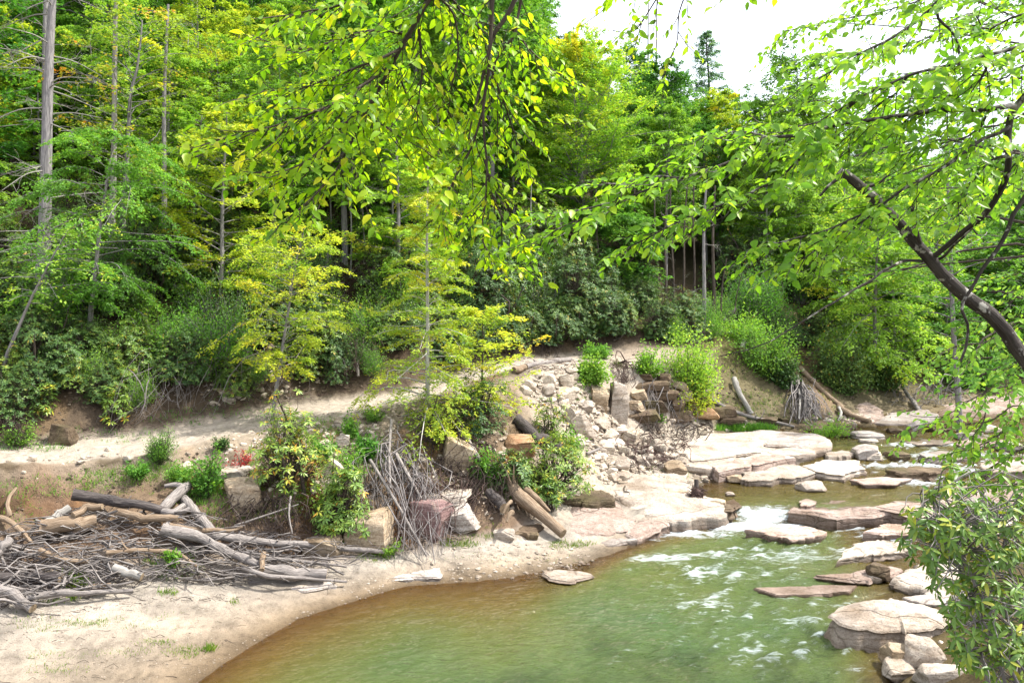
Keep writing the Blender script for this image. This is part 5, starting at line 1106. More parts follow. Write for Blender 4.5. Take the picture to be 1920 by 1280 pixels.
plant('yellow_tree', 'yellow crowned tree on the skyline below the conifer', 'tree', on(1345, 58), gen_tree(rg(12), 12.5, .15, .2, 4.2, 80, 'round', 20, .25, 24, 18, .18, .6, (0, 0), .8, .3), 'leaf_yellow', 'bark_grey')

plant('shore_tree', 'nearer tree at the top right with small pale green leaves against the sky', 'tree', on(2080, 12), gen_tree(rg(13), 13.5, .14, .30, 4.6, 80, 'round', 12, .2, 16, 13, .10, .6, (-.05, .02), .8, .3), 'leaf_beech', 'bark_dark')
plant('shore_tree', 'pale thin leaved tree further back at the top right', 'tree', on(1800, 34), gen_tree(rg(14), 16, .14, .30, 4.2, 70, 'round', 18, .2, 15, 12, .15, .6, (-.02, .02), .8, .3), 'leaf_beech', 'bark_grey')

# --- rhododendrons and other bushes near the bank
def bush_px(kind, label, u, v, wpx, hpx, leafm, seed, name=None, cat='bush', ll=None, n=None, y=None, pull=0.2, bark='bark_dark', depth=.8, asp=.6, yellow=0):
    p = hit(u, v, pull) if y is None else on(u, y)
    w, h = wpx / F * p[1], hpx / F * p[1]; rng = rg(seed)
    p = p + np.array([0, min(w * depth * .3, .8), 0]); p[2] = min(p[2], gz(p[0], p[1]) + .25) if y is None else p[2]
    if kind == 'rhodo': gen = gen_rhodo(rng, w, w * depth, h, n or 260, ll or .17, 12, yellow)
    else: gen = gen_bush(rng, w, w * depth, h, n or 60, 34, ll or .10, asp)
    return plant(name or ('rhododendron' if kind == 'rhodo' else 'shrub'), label, cat, p, gen, leafm, bark, 'stems', 'foliage')
bush_px('rhodo', 'yellowing rhododendron spilling over the bank below the leaning yellow sapling', 525, 935, 150, 160, 'leaf_rhodo', 1, n=330, yellow=.17)
bush_px('bush', 'red leaved seedling beside the yellowing rhododendron', 452, 882, 52, 40, 'leaf_red', 2, n=12, ll=.07)
bush_px('rhodo', 'green rhododendron low in the bank above the long grey trunk', 635, 1015, 110, 130, 'leaf_rhodo', 3, n=300)
bush_px('rhodo', 'green and yellow rhododendron above the brown ledge', 1040, 935, 155, 105, 'leaf_rhodo', 4, n=380, yellow=.05)
bush_px('rhodo', 'small rhododendron clump left of the one above the brown ledge', 965, 920, 80, 70, 'leaf_dark', 5, n=140)
bush_px('rhodo', 'low rhododendron sprig by the splintered log', 1030, 950, 50, 45, 'leaf_rhodo', 6, n=60, pull=.5)
bush_px('rhodo', 'yellowish rhododendron sprigs beside the dark fallen trunk', 1035, 825, 75, 70, 'leaf_rhodo', 7, n=90, yellow=.14)
bush_px('rhodo', 'golden leaved bush at the foot of the pale barked sapling', 820, 835, 150, 110, 'leaf_yellow', 8, n=230, ll=.13)
bush_px('rhodo', 'dark rhododendron clump right of the pale barked sapling', 890, 825, 130, 110, 'leaf_dark', 9, n=240)
bush_px('bush', 'bright feathery green bush on the track edge', 290, 868, 62, 58, 'leaf_mid', 10, n=150, ll=.055, asp=.3)
bush_px('bush', 'leafy green weeds beside the crooked log end', 378, 935, 75, 85, 'leaf_mid', 11, n=80, ll=.09)
bush_px('bush', 'green weeds above the driftwood pile', 250, 895, 55, 28, 'leaf_mid', 12, n=40, ll=.07)
bush_px('bush', 'little dark bush on the track edge left of the leaning sapling', 411, 840, 34, 20, 'leaf_dark', 13, n=30, ll=.06)
bush_px('bush', 'green sprigs on the steep bank near the squared cream stone', 658, 820, 40, 40, 'leaf_mid', 14, n=24, ll=.09)
bush_px('bush', 'bluish green plant at the top of the grey brush fan', 685, 862, 50, 42, 'leaf_mid', 15, n=36, ll=.11)
bush_px('bush', 'thin green weeds on the bank over the green rhododendron', 600, 860, 70, 50, 'leaf_mid', 16, n=30, ll=.08)
bush_px('bush', 'ivy like green plant at the top of the rubble slope', 1105, 725, 72, 46, 'leaf_mid', 17, n=150, ll=.13, asp=.8)
bush_px('rhodo', 'young rhododendron in front of the shaded cut bank', 205, 795, 62, 62, 'leaf_rhodo', 18, n=60)
bush_px('rhodo', 'young rhododendron near the left end of the cut bank', 75, 775, 55, 50, 'leaf_rhodo', 19, n=50)
bush_px('bush', 'green weeds along the left end of the cut bank', 20, 835, 70, 34, 'leaf_mid', 20, n=50, ll=.07)
bush_px('bush', 'yellow green bush over the sandstone cliff', 1215, 712, 55, 60, 'leaf_beech', 21, n=70, ll=.13)
bush_px('bush', 'large olive bush above the layered cliff', 1300, 765, 150, 150, 'leaf_beech', 22, n=200, ll=.15)
bush_px('bush', 'yellowish bush drooping in front of the large olive bush', 1310, 790, 110, 80, 'leaf_yellow', 23, n=60, ll=.13)
bush_px('bush', 'bright green spreading bush above the mossy far bank', 1440, 715, 130, 110, 'leaf_mid', 24, n=220, ll=.16, asp=.45)
bush_px('bush', 'low light green bush at the side of the upper path', 1400, 650, 110, 55, 'leaf_beech', 25, n=110, ll=.16)
bush_px('bush', 'grey green bush on the far bank behind the pale trunk', 1590, 745, 140, 130, 'leaf_dark', 26, n=230, ll=.17)
bush_px('bush', 'dark bush in shade beneath the airy bright leaved tree', 1670, 740, 110, 100, 'leaf_dark', 27, n=160, ll=.17)
bush_px('bush', 'bright green willow shrub growing out of the flat slab', 1560, 836, 100, 44, 'leaf_beech', 28, n=80, ll=.14, asp=.3, pull=0)
bush_px('bush', 'dark bush overhanging the far left shore beside the white branch fan', 1470, 730, 80, 60, 'leaf_dark', 29, n=120, ll=.15)
bush_px('bush', 'olive shrubs at the right edge of the far shore', 1840, 735, 140, 70, 'leaf_mid', 30, n=160, ll=.18)
bush_px('bush', 'pale green shrub behind the leaning trunk at the far right', 1900, 700, 140, 110, 'leaf_beech', 31, n=160, ll=.2)
bush_px('bush', 'green plant in a crack of the layered cliff', 1235, 795, 30, 20, 'leaf_mid', 32, n=20, ll=.1)
bush_px('bush', 'low weeds on the gravel by the hanging brush', 720, 1040, 60, 20, 'leaf_mid', 33, n=24, ll=.07)
bush_px('bush', 'single green weed growing through the twigs of the pile', 318, 1045, 26, 30, 'leaf_mid', 34, n=14, ll=.09, pull=.5)
bush_px('bush', 'leafy weeds clinging to the bank left of the grey brush fan', 655, 900, 70, 60, 'leaf_mid', 36, n=34, ll=.08)
bush_px('bush', 'thin pale weeds on the bank right of the yellowing rhododendron', 612, 960, 60, 50, 'leaf_beech', 37, n=26, ll=.08)
bush_px('bush', 'small fern like weed on the bank crest above the squared cream stone', 700, 790, 50, 26, 'leaf_mid', 38, n=26, ll=.08, asp=.35)
bush_px('bush', 'low green weeds behind the crooked log end', 330, 905, 60, 34, 'leaf_mid', 39, n=36, ll=.07)
bush_px('bush', 'green plants growing under the splintered log', 915, 905, 60, 55, 'leaf_mid', 40, n=50, ll=.09)
bush_px('bush', 'sparse weeds among the rubble stones by the dark trunk', 1070, 850, 60, 46, 'leaf_beech', 41, n=30, ll=.09)
bush_px('bush', 'green weeds at the foot of the shaded hollow', 1120, 672, 60, 24, 'leaf_mid', 35, n=70, ll=.12)

# --- stock plants for the hillside; copies share their meshes
S_R = [plant('rhododendron', 'x', 'bush', (0, 0, 0), gen_rhodo(rg(100 + k), 3.0, 2.8, 2.3, 760, .155, 14), 'leaf_dark', 'bark_dark', 'stems', 'foliage') for k in range(3)]
S_R2 = [plant('rhododendron', 'x', 'bush', (0, 0, 0), gen_rhodo(rg(110 + k), 2.6, 2.4, 2.0, 560, .15, 12, .0), 'leaf_rhodo', 'bark_dark', 'stems', 'foliage') for k in range(2)]
S_G = [plant('understory_shrub', 'x', 'shrub', (0, 0, 0), gen_bush(rg(170 + k), 2.8, 2.6, 2.4, 150, 40, .10, .55), ['leaf_mid', 'leaf_beech', 'leaf_dark'][k], 'bark_grey', 'stems', 'foliage') for k in range(3)]
S_B = [plant('beech_tree', 'x', 'tree', (0, 0, 0), gen_tree(rg(120 + k), 8.5, .10, .12, 3.2, 62, ['round', 'vase', 'cone'][k], 14, .28, 26, 20, .135, .55, (rg(k).normal(0, .04), -.02), .88, .32), 'leaf_beech', 'bark_grey') for k in range(3)]
S_M = [plant('broadleaf_tree', 'x', 'tree', (0, 0, 0), gen_tree(rg(130 + k), 13, .16, .25, 3.6, 80, ['round', 'vase', 'round'][k], 24, .2, 26, 19, .15, .6, (rg(k + 5).normal(0, .03), 0), .75, .32), 'leaf_mid', 'bark_grey') for k in range(3)]
S_T = [plant('tall_tree', 'x', 'tree', (0, 0, 0), gen_tree(rg(140 + k), 21, .2, .38, 3.6, 90, 'round', 22, .2, 26, 18, .16, .6, (rg(k + 9).normal(0, .02), 0), .75, .32, bare=.25), ['leaf_mid', 'leaf_beech'][k], 'bark_grey') for k in range(2)]
S_C = [plant('hemlock_tree', 'x', 'tree', (0, 0, 0), gen_tree(rg(150 + k), 15, .18, .1, 3.2, 100, 'cone', 4, .28, 28, 19, .13, .4, (0, 0), .93, .36), 'leaf_conifer', 'bark_dark') for k in range(2)]
S_Y = [plant('yellow_tree', 'x', 'tree', (0, 0, 0), gen_tree(rg(160), 9, .10, .15, 2.8, 60, 'round', 18, .22, 24, 18, .13, .6), 'leaf_yellow', 'bark_grey'),
       plant('maple_tree', 'x', 'tree', (0, 0, 0), gen_tree(rg(161), 10, .11, .2, 2.8, 60, 'round', 22, .22, 22, 18, .13, .7), 'leaf_orange', 'bark_grey')]
_used = set()
FOREST = []                                                    # planned first, labelled by look and landmark, then placed
def put(src, u, y, sc_, look, where, group, rng, dz=-.1, zs=None):
    FOREST.append((src, u, y, (sc_, zs or sc_ * rng.uniform(.9, 1.15)), look, where, group, rng.uniform(0, 6.283), dz))
def spread(rng, u0, u1, y0, y1, n, dmin, avoid=()):
    out = []; tries = 0
    while len(out) < n and tries < n * 60:
        tries += 1; u = rng.uniform(u0, u1); y = math.sqrt(rng.uniform(y0 ** 2, y1 ** 2)); x = (u - CX) / F * y
        if any(a < u < b and y < c for a, b, c in avoid): continue
        if all((x - a) ** 2 + (y - b) ** 2 > dmin ** 2 for a, b, _, _ in out): out.append((x, y, u, y))
    return [(u, y) for _, _, u, y in out]
def cut_y(u, k0, k1, f):
    ky = knots(np.array([u]))[0][0]; return ky[k0] * (1 - f) + ky[k1] * f
LOOK = {'rhododendron': 'dark rhododendron', 'beech_tree': 'light green tree', 'understory_shrub': 'fine leaved shrub', 'broadleaf_tree': 'mid green tree', 'tall_tree': 'tall straight tree', 'hemlock_tree': 'dark hemlock tree', 'yellow_tree': 'yellowing young tree', 'maple_tree': 'orange tinged tree'}
def kind_of(o): return o.name.split('.')[0]
rng = rg(500)
for i in range(36):                                            # a dense belt above the shaded cut bank
    u = -60 + i * 24 + rng.normal(0, 8); y = cut_y(u, 10, 11, rng.uniform(-.02, .25))
    put((S_R + S_R2 + S_G[2:] + S_G[:1])[rng.integers(7)], u, y, rng.uniform(.5, .95), None, 'over the cut bank', 'rhododendrons above the cut bank', rng, -.25)
for i in range(40):
    u = -60 + i * 20 + rng.normal(0, 8); y = cut_y(u, 9, 10, rng.uniform(.45, 1.0))
    if rng.random() < .45: continue
    put((S_R + S_R2 + S_G[:1])[rng.integers(6)], u, y, rng.uniform(.3, .6), None, 'low on the cut bank', 'rhododendrons above the cut bank', rng, -.15)
for i in range(52):
    u = rng.uniform(-80, 900); y = cut_y(u, 10, 11, rng.uniform(.25, 1.15))
    put((S_R + S_R2[:1] + S_G + S_G[:2])[rng.integers(9)], u, y, rng.uniform(.7, 1.25), None, 'up the hillside', 'rhododendrons on the hillside', rng, -.2)
for i in range(30):
    u = rng.uniform(850, 1230); y = cut_y(u, 10, 11, rng.uniform(.03, .8))
    put((S_R + S_G)[rng.integers(6)], u, y, rng.uniform(.7, 1.3), None, 'around the hollow', 'evergreen bushes around the hollow', rng, -.2)
for i in range(34):
    u = rng.uniform(1360, 1980); y = cut_y(u, 10, 11, rng.uniform(-.6, .9))
    put((S_R + S_G + S_G[:2])[rng.integers(8)], u, y, rng.uniform(.8, 1.5), None, 'on the far bank', 'evergreen bushes on the far slope', rng, -.2)
for i in range(26):
    u = 840 + i * 13 + rng.normal(0, 6); y = cut_y(u, 9, 10, rng.uniform(.55, 1.0))
    put((S_R + S_R2[:1])[rng.integers(4)], u, y, rng.uniform(.55, .85), None, 'at the dark hollow edge', 'evergreen bushes around the hollow', rng, -.2)
for i in range(20):
    u = 1225 + rng.uniform(0, 330); y = cut_y(u, 8, 9, rng.uniform(-.2, 1.6)) if u > 1300 else cut_y(u, 9, 10, rng.uniform(.2, 1))
    if 1365 < u < 1445 and y < cut_y(u, 8, 9, 1.3): continue
    put((S_G + S_R[:1])[rng.integers(4)], u, y, rng.uniform(.5, .9), None, 'below the upper path', 'bushes below the upper path', rng, -.15)
SPECIAL = [(-60, 350, 33), (1000, 1235, 50)]
for (u, y) in spread(rng, -120, 950, 26, 46, 62, 2.2, SPECIAL):
    if y < cut_y(u, 10, 11, .30): continue
    put((S_B + S_B + S_B + S_M + S_Y[:1])[rng.integers(13)], u, y, rng.uniform(.7, 1.15), None, 'low on the hillside', 'understory trees on the left hillside', rng)
for (u, y) in spread(rng, -150, 1000, 42, 84, 84, 3.0, SPECIAL):
    put((S_M + S_T + S_B + S_M + S_T + S_C[:1])[rng.integers(14)], u, y, rng.uniform(.8, 1.25), None, 'high on the hillside', 'tall trees high on the left hillside', rng)
for (u, y) in spread(rng, 900, 1270, 44, 98, 46, 3.2, SPECIAL):
    if y < cut_y(u, 10, 11, .8): continue
    put((S_M + S_B + S_M + S_C[:1])[rng.integers(10)], u, y, rng.uniform(.75, 1.0), None, 'on the middle slope', 'forest trees on the middle slope', rng)
for (u, y) in spread(rng, 1210, 1500, 52, 100, 50, 3.0):
    put((S_M + S_B + S_B + S_Y[:1])[rng.integers(10)], u, y, rng.uniform(.75, 1.05), None, 'above the upper path', 'forest trees above the upper path', rng)
for (u, y) in spread(rng, 1420, 2050, 47, 68, 46, 2.8):
    put((S_B + S_B + S_M + S_B + S_Y[:1])[rng.integers(13)], u, y, rng.uniform(.8, 1.15), None, 'beyond the river', 'forest trees on the far bank', rng)
for (u, y) in spread(rng, 1460, 2050, 68, 100, 34, 3.2):
    put((S_M + S_B + S_M)[rng.integers(9)], u, y, rng.uniform(.75, 1.05), None, 'far beyond the river', 'back trees on the far bank', rng)
MARKS = [(-40, 'at the far left edge'), (85, 'by the thick dead pine'), (212, 'by the straight pale trunk'), (310, 'behind the leaning maple'), (430, 'right of the white snag'), (570, 'behind the leaning yellow sapling'), (700, 'left of the pale barked sapling'), (805, 'behind the pale barked sapling'), (900, 'behind the hanging boughs'),
         (985, 'left of the yellow topped tree'), (1090, 'by the yellow topped tree'), (1215, 'by the pale ridge snags'), (1325, 'under the bluish conifer'), (1420, 'over the upper path'), (1525, 'over the bare slip'), (1640, 'by the airy shore tree'), (1760, 'behind the leaning trunk'), (1880, 'at the right edge')]
ORD = ['nearest', 'second nearest', 'third nearest', 'fourth nearest', 'fifth nearest', 'sixth nearest', 'seventh nearest', 'eighth nearest', 'ninth nearest', 'tenth nearest', 'eleventh nearest', 'twelfth nearest', 'thirteenth nearest', 'fourteenth nearest', 'fifteenth nearest']
def plant_forest():
    buckets = {}
    for i, f in enumerate(FOREST):
        mk = min(MARKS, key=lambda m: abs(m[0] - f[1]))[1]
        buckets.setdefault((kind_of(f[0]), f[5], mk), []).append(i)
    labels = {}
    for (kd, where, mk), idx in buckets.items():
        idx.sort(key=lambda i: FOREST[i][2])
        for j, i in enumerate(idx):
            labels[i] = ('' if len(idx) == 1 else (ORD[j] if j < len(ORD) else 'farthest') + ' ') + LOOK[kd] + ' ' + where + ' ' + mk
    for i, (src, u, y, s, _, where, group, rz, dz) in enumerate(FOREST):
        p = on(u, y, dz)
        if src.name not in _used:
            _used.add(src.name); src.location = p; src.rotation_euler = (0, 0, rz); src.scale = (s[0], s[0], s[1]); src['label'] = labels[i]; src['group'] = group
        else: copy_plant(src, p, rz, s, labels[i], group)
plant_forest()
for o in S_R + S_R2 + S_G + S_B + S_M + S_T + S_C + S_Y:
    if o.name not in _used:
        for c in list(o.children): bpy.data.objects.remove(c)
        bpy.data.objects.remove(o)

# --- grass and ground cover: nobody could count it
def grass(zones, seed, label, leafm='grass', name='grass'):
    rng = rg(seed); P, H = [], []
    for (u, v, ru, rv, n, h) in zones:
        for _ in range(n):
            a = rng.uniform(0, 6.283); q = rng.random() ** .6
            P.append(hit(u + math.cos(a) * q * ru, v + math.sin(a) * q * rv)); H.append(h * rng.uniform(.4, 1.2))
    P = np.repeat(np.array(P), 5, 0); H = np.repeat(np.array(H), 5); n = len(P)
    P = P + rng.normal(0, .05, (n, 3)) * [1, 1, .0] - [0, 0, .02]
    D = norm(rng.normal(0, .35, (n, 3)) + [0, 0, 1.0]); N = norm(np.cross(D, rng.normal(0, 1, (n, 3))))
    V, Q = leaf_quads(P, D, N, H * rng.uniform(.6, 1.1, n), H * .07 + .004, 0)
    link(name, mesh(name, V, Q, M[leafm], fattrs={'tint': np.clip(rng.normal(.5, .22, n), 0, 1)}), kind='stuff', label=label)
grass([(1400, 805, 58, 5, 900, .30)], 1, 'strip of vivid green grass at the cliff foot beside the slab', 'leaf_mid')
grass([(138, 1098, 26, 14, 60, .35), (135, 1120, 20, 8, 20, .25), (315, 1112, 20, 4, 40, .14), (100, 1130, 20, 6, 16, .15), (437, 1130, 10, 5, 20, .12), (392, 1218, 8, 4, 40, .14), (170, 1168, 60, 6, 90, .10), (345, 1222, 40, 12, 120, .10), (60, 1170, 60, 20, 60, .1), (260, 1160, 120, 20, 80, .08),
       (290, 1205, 40, 6, 60, .09), (100, 1230, 60, 12, 90, .08), (230, 1225, 80, 10, 80, .08), (110, 1255, 60, 10, 70, .08), (700, 1045, 40, 8, 70, .14), (860, 1020, 40, 6, 120, .16), (900, 1005, 40, 5, 50, .12), (1070, 1022, 45, 9, 160, .12), (1000, 1050, 90, 14, 90, .07), (880, 1045, 60, 12, 60, .07),
       (300, 1040, 40, 25, 50, .15), (340, 1070, 40, 15, 50, .14), (410, 985, 30, 12, 40, .16), (1250, 898, 25, 8, 50, .15), (1300, 890, 60, 10, 40, .08), (200, 880, 40, 8, 50, .09), (330, 880, 60, 20, 120, .12), (270, 900, 60, 14, 90, .12), (130, 867, 20, 3, 12, .08), (600, 830, 80, 50, 260, .13), (620, 900, 60, 50, 220, .14), (480, 960, 90, 20, 240, .16), (250, 900, 120, 30, 240, .12), (700, 860, 40, 60, 160, .15), (850, 900, 80, 30, 160, .15), (1080, 800, 60, 40, 120, .12), (760, 770, 60, 10, 60, .1), (380, 900, 60, 30, 140, .15), (680, 780, 50, 10, 50, .12), (900, 985, 40, 10, 30, .12)], 2, 'sparse grass tufts on the sand bar and bank')
grass([(1420, 760, 70, 30, 420, .20), (1560, 745, 30, 40, 120, .2), (1120, 760, 20, 18, 40, .1), (1150, 685, 30, 8, 60, .2), (1460, 790, 60, 8, 120, .18), (1340, 690, 70, 40, 300, .2), (1500, 700, 60, 40, 160, .2), (1400, 640, 90, 30, 200, .2)], 3, 'mossy grass on the far bank', 'leaf_rhodo')
grass([(90, 915, 110, 22, 200, .15), (40, 960, 50, 30, 70, .14), (180, 900, 80, 20, 140, .15), (290, 878, 60, 12, 160, .16), (235, 892, 60, 16, 140, .15), (378, 932, 60, 36, 260, .18), (450, 905, 60, 30, 180, .18), (560, 930, 60, 40, 240, .18), (640, 1000, 60, 24, 160, .16), (690, 850, 50, 40, 200, .18), (590, 800, 60, 20, 160, .14), (650, 820, 70, 30, 200, .16), (1100, 735, 40, 20, 160, .16), (1010, 930, 70, 20, 160, .16), (930, 900, 50, 40, 160, .18), (830, 830, 60, 30, 140, .18), (540, 790, 60, 10, 90, .12), (1060, 840, 50, 30, 120, .16), (1250, 885, 50, 14, 90, .14), (330, 1060, 60, 30, 120, .18)], 7, 'mixed green weeds creeping between the shrubs of the bank', 'leaf_mid', 'weeds')
grass([(60, 835, 80, 12, 120, .16), (200, 815, 120, 16, 140, .14), (400, 775, 120, 12, 140, .14), (480, 745, 100, 16, 80, .14), (330, 790, 60, 12, 60, .14)], 4, 'low weeds along the foot of the cut bank', 'leaf_mid', 'weeds')

# ------------------------------------------------------------------ near trees whose single leaves can be seen
def leaf_mesh(seed, L=1.0, W=.5, tint=.5, mat='leaf_bright', lance=False):
    rng = rg(seed); st = np.array([0, .16, .42, .72, 1.0]); wd = np.array([.03, .68, 1.0, .68, .0]) * W / 2
    if lance: wd = np.array([.12, .68, 1.0, .88, .0]) * W / 2
    cu = rng.uniform(.06, .22); tw = rng.uniform(-.06, .06)
    mid = np.stack([tw * st ** 2, st * L, -cu * st ** 2 * L], 1)
    V = [*mid]
    lf = mid + np.stack([-wd, 0 * st, wd * rng.uniform(.15, .45) + .012 * np.sin(st * 17)], 1); rt = mid + np.stack([wd, 0 * st, wd * rng.uniform(.15, .45) + .012 * np.sin(st * 15 + 1)], 1)
    n = len(st); V = np.vstack([mid, lf, rt])
    q = []
    for i in range(n - 1):
        q.append((i, i + 1, n + i + 1, n + i)); q.append((i + 1, i, 2 * n + i, 2 * n + i + 1))
    return V, np.array(q)
def make_leaf_objs(mat, W, lance, n=8, seed=0):
    out = []
    tints = np.linspace(.08, .92, n)
    for k in range(n):
        V, q = leaf_mesh(seed + k, 1.0, W * (1 + .1 * math.sin(k * 2.1)), lance=lance)
        out.append((V, q, tints[k], mesh('leaf', V, q, M[mat], fattrs={'tint': np.full(len(q), tints[k])}, smooth=True)))
    return out
def frames(D, N):
    S = norm(np.cross(D, N)); N = np.cross(S, D); return S, N
def place_leaves(tree, base, P, D, N, sz, rng, stock, cap=300):
    """the largest leaves in view become objects, the rest one joined part"""
    from mathutils import Matrix
    S, N = frames(D, N); n = len(P)
    u = CX + F * P[:, 0] / P[:, 1]; v = HV + (CH - P[:, 2]) * F / P[:, 1]
    seen = (u > -20) & (u < 1940) & (v > -20) & (v < 1300) & (P[:, 1] > 1)
    score = np.where(seen, sz / np.maximum(P[:, 1], .5) * (.55 + .45 * np.abs(np.sum(N * norm(P - [0, 0, CH]), 1))), 0)
    order = np.argsort(-score); big = order[:cap]; rest = order[cap:]
    k = np.clip((rng.normal(.5, .24, n) * len(stock)).astype(int), 0, len(stock) - 1)
    for i in big:
        if score[i] <= 0: continue
        o = link('leaf', stock[k[i]][3], tree)
        m = Matrix(((S[i][0], D[i][0], N[i][0], P[i][0] - base[0]), (S[i][1], D[i][1], N[i][1], P[i][1] - base[1]), (S[i][2], D[i][2], N[i][2], P[i][2] - base[2]), (0, 0, 0, 1)))
        o.matrix_local = m @ Matrix.Diagonal((sz[i], sz[i], sz[i], 1))
    Vs, Qs, ts, c = [], [], [], 0
    for kk in range(len(stock)):
        idx = rest[k[rest] == kk]
        if not len(idx): continue
        V0, q0, t0, _ = stock[kk]
        V = P[idx][:, None] + sz[idx][:, None, None] * (V0[None, :, 0:1] * S[idx][:, None] + V0[None, :, 1:2] * D[idx][:, None] + V0[None, :, 2:3] * N[idx][:, None])
        q = (np.arange(len(idx)) * len(V0))[:, None, None] + q0[None]
        Vs.append(V.reshape(-1, 3)); Qs.append(q.reshape(-1, 4) + c); c += V.shape[0] * V.shape[1]; ts.append(np.full(len(idx) * len(q0), t0))
    if Vs:
        link('foliage', mesh('foliage', np.concatenate(Vs) - base, np.concatenate(Qs), stock[0][3].materials[0], fattrs={'tint': np.concatenate(ts)}, smooth=True), tree, kind='stuff')

class NearTree:
    def __init__(s, name, label, cat, base, seed, bark):
        s.base = np.array(base, float); s.t = thing(name, label, cat, s.base); s.rng = rg(seed); s.bark = bark
        s.P, s.D, s.N, s.S = [], [], [], []
    def wood(s, name, pts, r0, r1, seg=8, rough=.10, leafy=None, world=False):
        P = np.array(pts) if world else np.array([at(*p) for p in pts])
        L = np.sum(np.linalg.norm(np.diff(P, axis=0), axis=1)); n = max(8, int(L / .05)); Q = resample(P, n)
        w = np.linspace(0, 1, n); k = s.rng.integers(1000)
        Q = Q + np.stack([fbm(w * L * 3 + k, 0 * w, 0, 3, 1), fbm(w * L * 3, 0 * w + k, 0, 3, 2), fbm(w * L * 3, 0 * w, k + 0 * w, 3, 3)], 1) * .018 * (w[:, None] > 0)
        g = Geo(); tube(g, Q, r0 + (r1 - r0) * w ** .9, seg, rough, int(k), True, 0)
        if leafy: s.sprays(g, Q, **leafy)
        link(name, g.mesh(name, M[s.bark], s.base), s.t)
    def sprays(s, g, Q, step=.10, t0=.1, length=(.22, .55), gap=.05, size=.075, hang=.75, spread=1.0, vert=.25):
        rng = s.rng; L = np.concatenate([[0], np.cumsum(np.linalg.norm(np.diff(Q, axis=0), axis=1))]); tot = L[-1]
        T = norm(np.gradient(Q, axis=0)); d = tot * t0; side = 1; A, B = [], []
        def leaves(p, dd, ln, first=.0):
            x = first; sg = 1
            while x <= ln:
                lat = norm(np.cross(dd, [0, 0, 1.0])) * sg; sg = -sg
                ax = norm(dd * .55 + lat * .75 + np.array([0, 0, -hang * rng.uniform(.3, 1.5)]) + rng.normal(0, .22, 3))
                nn = norm(np.array([0, 0, .8]) + dd * .35 + rng.normal(0, .42, 3))
                s.P.append(p + dd * x - np.array([0, 0, .12 * x * x])); s.D.append(ax); s.N.append(nn); s.S.append(size * rng.uniform(.5, 1.3)); x += gap * rng.uniform(.7, 1.3)
        while d < tot:
            q = np.array([np.interp(d, L, Q[:, j]) for j in range(3)]); tt = norm(np.array([np.interp(d, L, T[:, j]) for j in range(3)]))
            lat = norm(np.cross(tt, [0, 0, 1.0]) + 1e-6); side = -side
            dd = norm(tt * rng.uniform(.4, 1.1) + lat * side * spread * rng.uniform(.4, 1.1) + np.array([0, 0, 1]) * rng.normal(-.12, vert))
            ln = rng.uniform(*length) * (1.1 - .55 * d / tot)
            A.append(q); B.append(q + dd * ln - np.array([0, 0, .12 * ln * ln])); leaves(q, dd, ln, .05)
            d += step * rng.uniform(.6, 1.4)
        leaves(Q[-1] - T[-1] * .2, T[-1], .22, 0)
        sticks(g, np.array(A), np.array(B), .0042, .0018, rng, .03, .05, 4)
    def finish(s, stock, cap=300):
        place_leaves(s.t, s.base, np.array(s.P), np.array(s.D), np.array(s.N), np.array(s.S), s.rng, stock, cap)

ST_BRIGHT = make_leaf_objs('leaf_bright', .50, False, 8, 10)
ST_GREEN = make_leaf_objs('leaf_green', .52, False, 8, 30)
ST_SMALL = make_leaf_objs('leaf_beech', .60, False, 8, 50)
ST_RHODO = make_leaf_objs('leaf_rhodo', .27, True, 8, 70)

# --- tree overhanging from the near bank: its trunk stands beside the viewer, its boughs hang into the top of the view
A = NearTree('overhanging_tree', 'near tree whose leafy boughs hang down from the top of the view', 'tree', (2.0, -2.6, 2.7), 11, 'bark_dark')
A.wood('trunk', [(2.0, -2.6, 2.5), (1.95, -2.5, 5.5), (1.8, -2.0, 8.5), (1.2, -.6, 10.6), (.5, 1.6, 11.2), (.0, 3.6, 10.8)], .20, .06, 12, .1, world=True)
lf = dict(step=.040, length=(.22, .66), gap=.037, size=.068, hang=.45)
A.wood('branch', [(965, -420, 3.7), (900, -160, 4.1), (805, 0, 4.3), (782, 45, 4.35), (735, 120, 4.4), (674, 240, 4.5), (636, 320, 4.6)], .030, .005, leafy=dict(lf, t0=.45))
A.wood('branch', [(965, -420, 3.7), (940, -160, 4.1), (923, 0, 4.3), (917, 80, 4.35), (905, 140, 4.4), (885, 230, 4.45), (878, 275, 4.5)], .030, .005, leafy=dict(lf, t0=.55, step=.16))
A.wood('branch', [(965, -420, 3.7), (985, -150, 4.2), (967, 0, 4.4), (925, 75, 4.4), (914, 130, 4.4), (905, 210, 4.45), (911, 300, 4.5), (907, 400, 4.55)], .026, .004, leafy=dict(lf, t0=.6, step=.13))
A.wood('branch', [(985, -60, 4.4), (975, 20, 4.5), (965, 70, 4.5), (930, 120, 4.55), (922, 200, 4.6)], .012, .004, leafy=dict(lf, t0=.1, step=.13))
A.wood('branch', [(960, 55, 4.5), (1000, 100, 4.6), (1035, 130, 4.65), (1075, 152, 4.7)], .008, .003, leafy=dict(lf, t0=.1))
A.wood('branch', [(830, -30, 4.4), (865, 25, 4.5), (900, 62, 4.6), (918, 130, 4.7)], .010, .003, leafy=dict(lf, t0=.1))
A.wood('branch', [(735, 120, 4.4), (690, 150, 4.2), (640, 182, 4.1), (580, 210, 4.0), (525, 230, 3.95), (460, 245, 3.95), (400, 262, 3.9)], .012, .003, leafy=dict(lf, t0=.08))
A.wood('branch', [(705, 180, 4.45), (650, 230, 4.3), (590, 290, 4.2), (530, 320, 4.1), (460, 322, 4.0)], .010, .003, leafy=dict(lf, t0=.08))
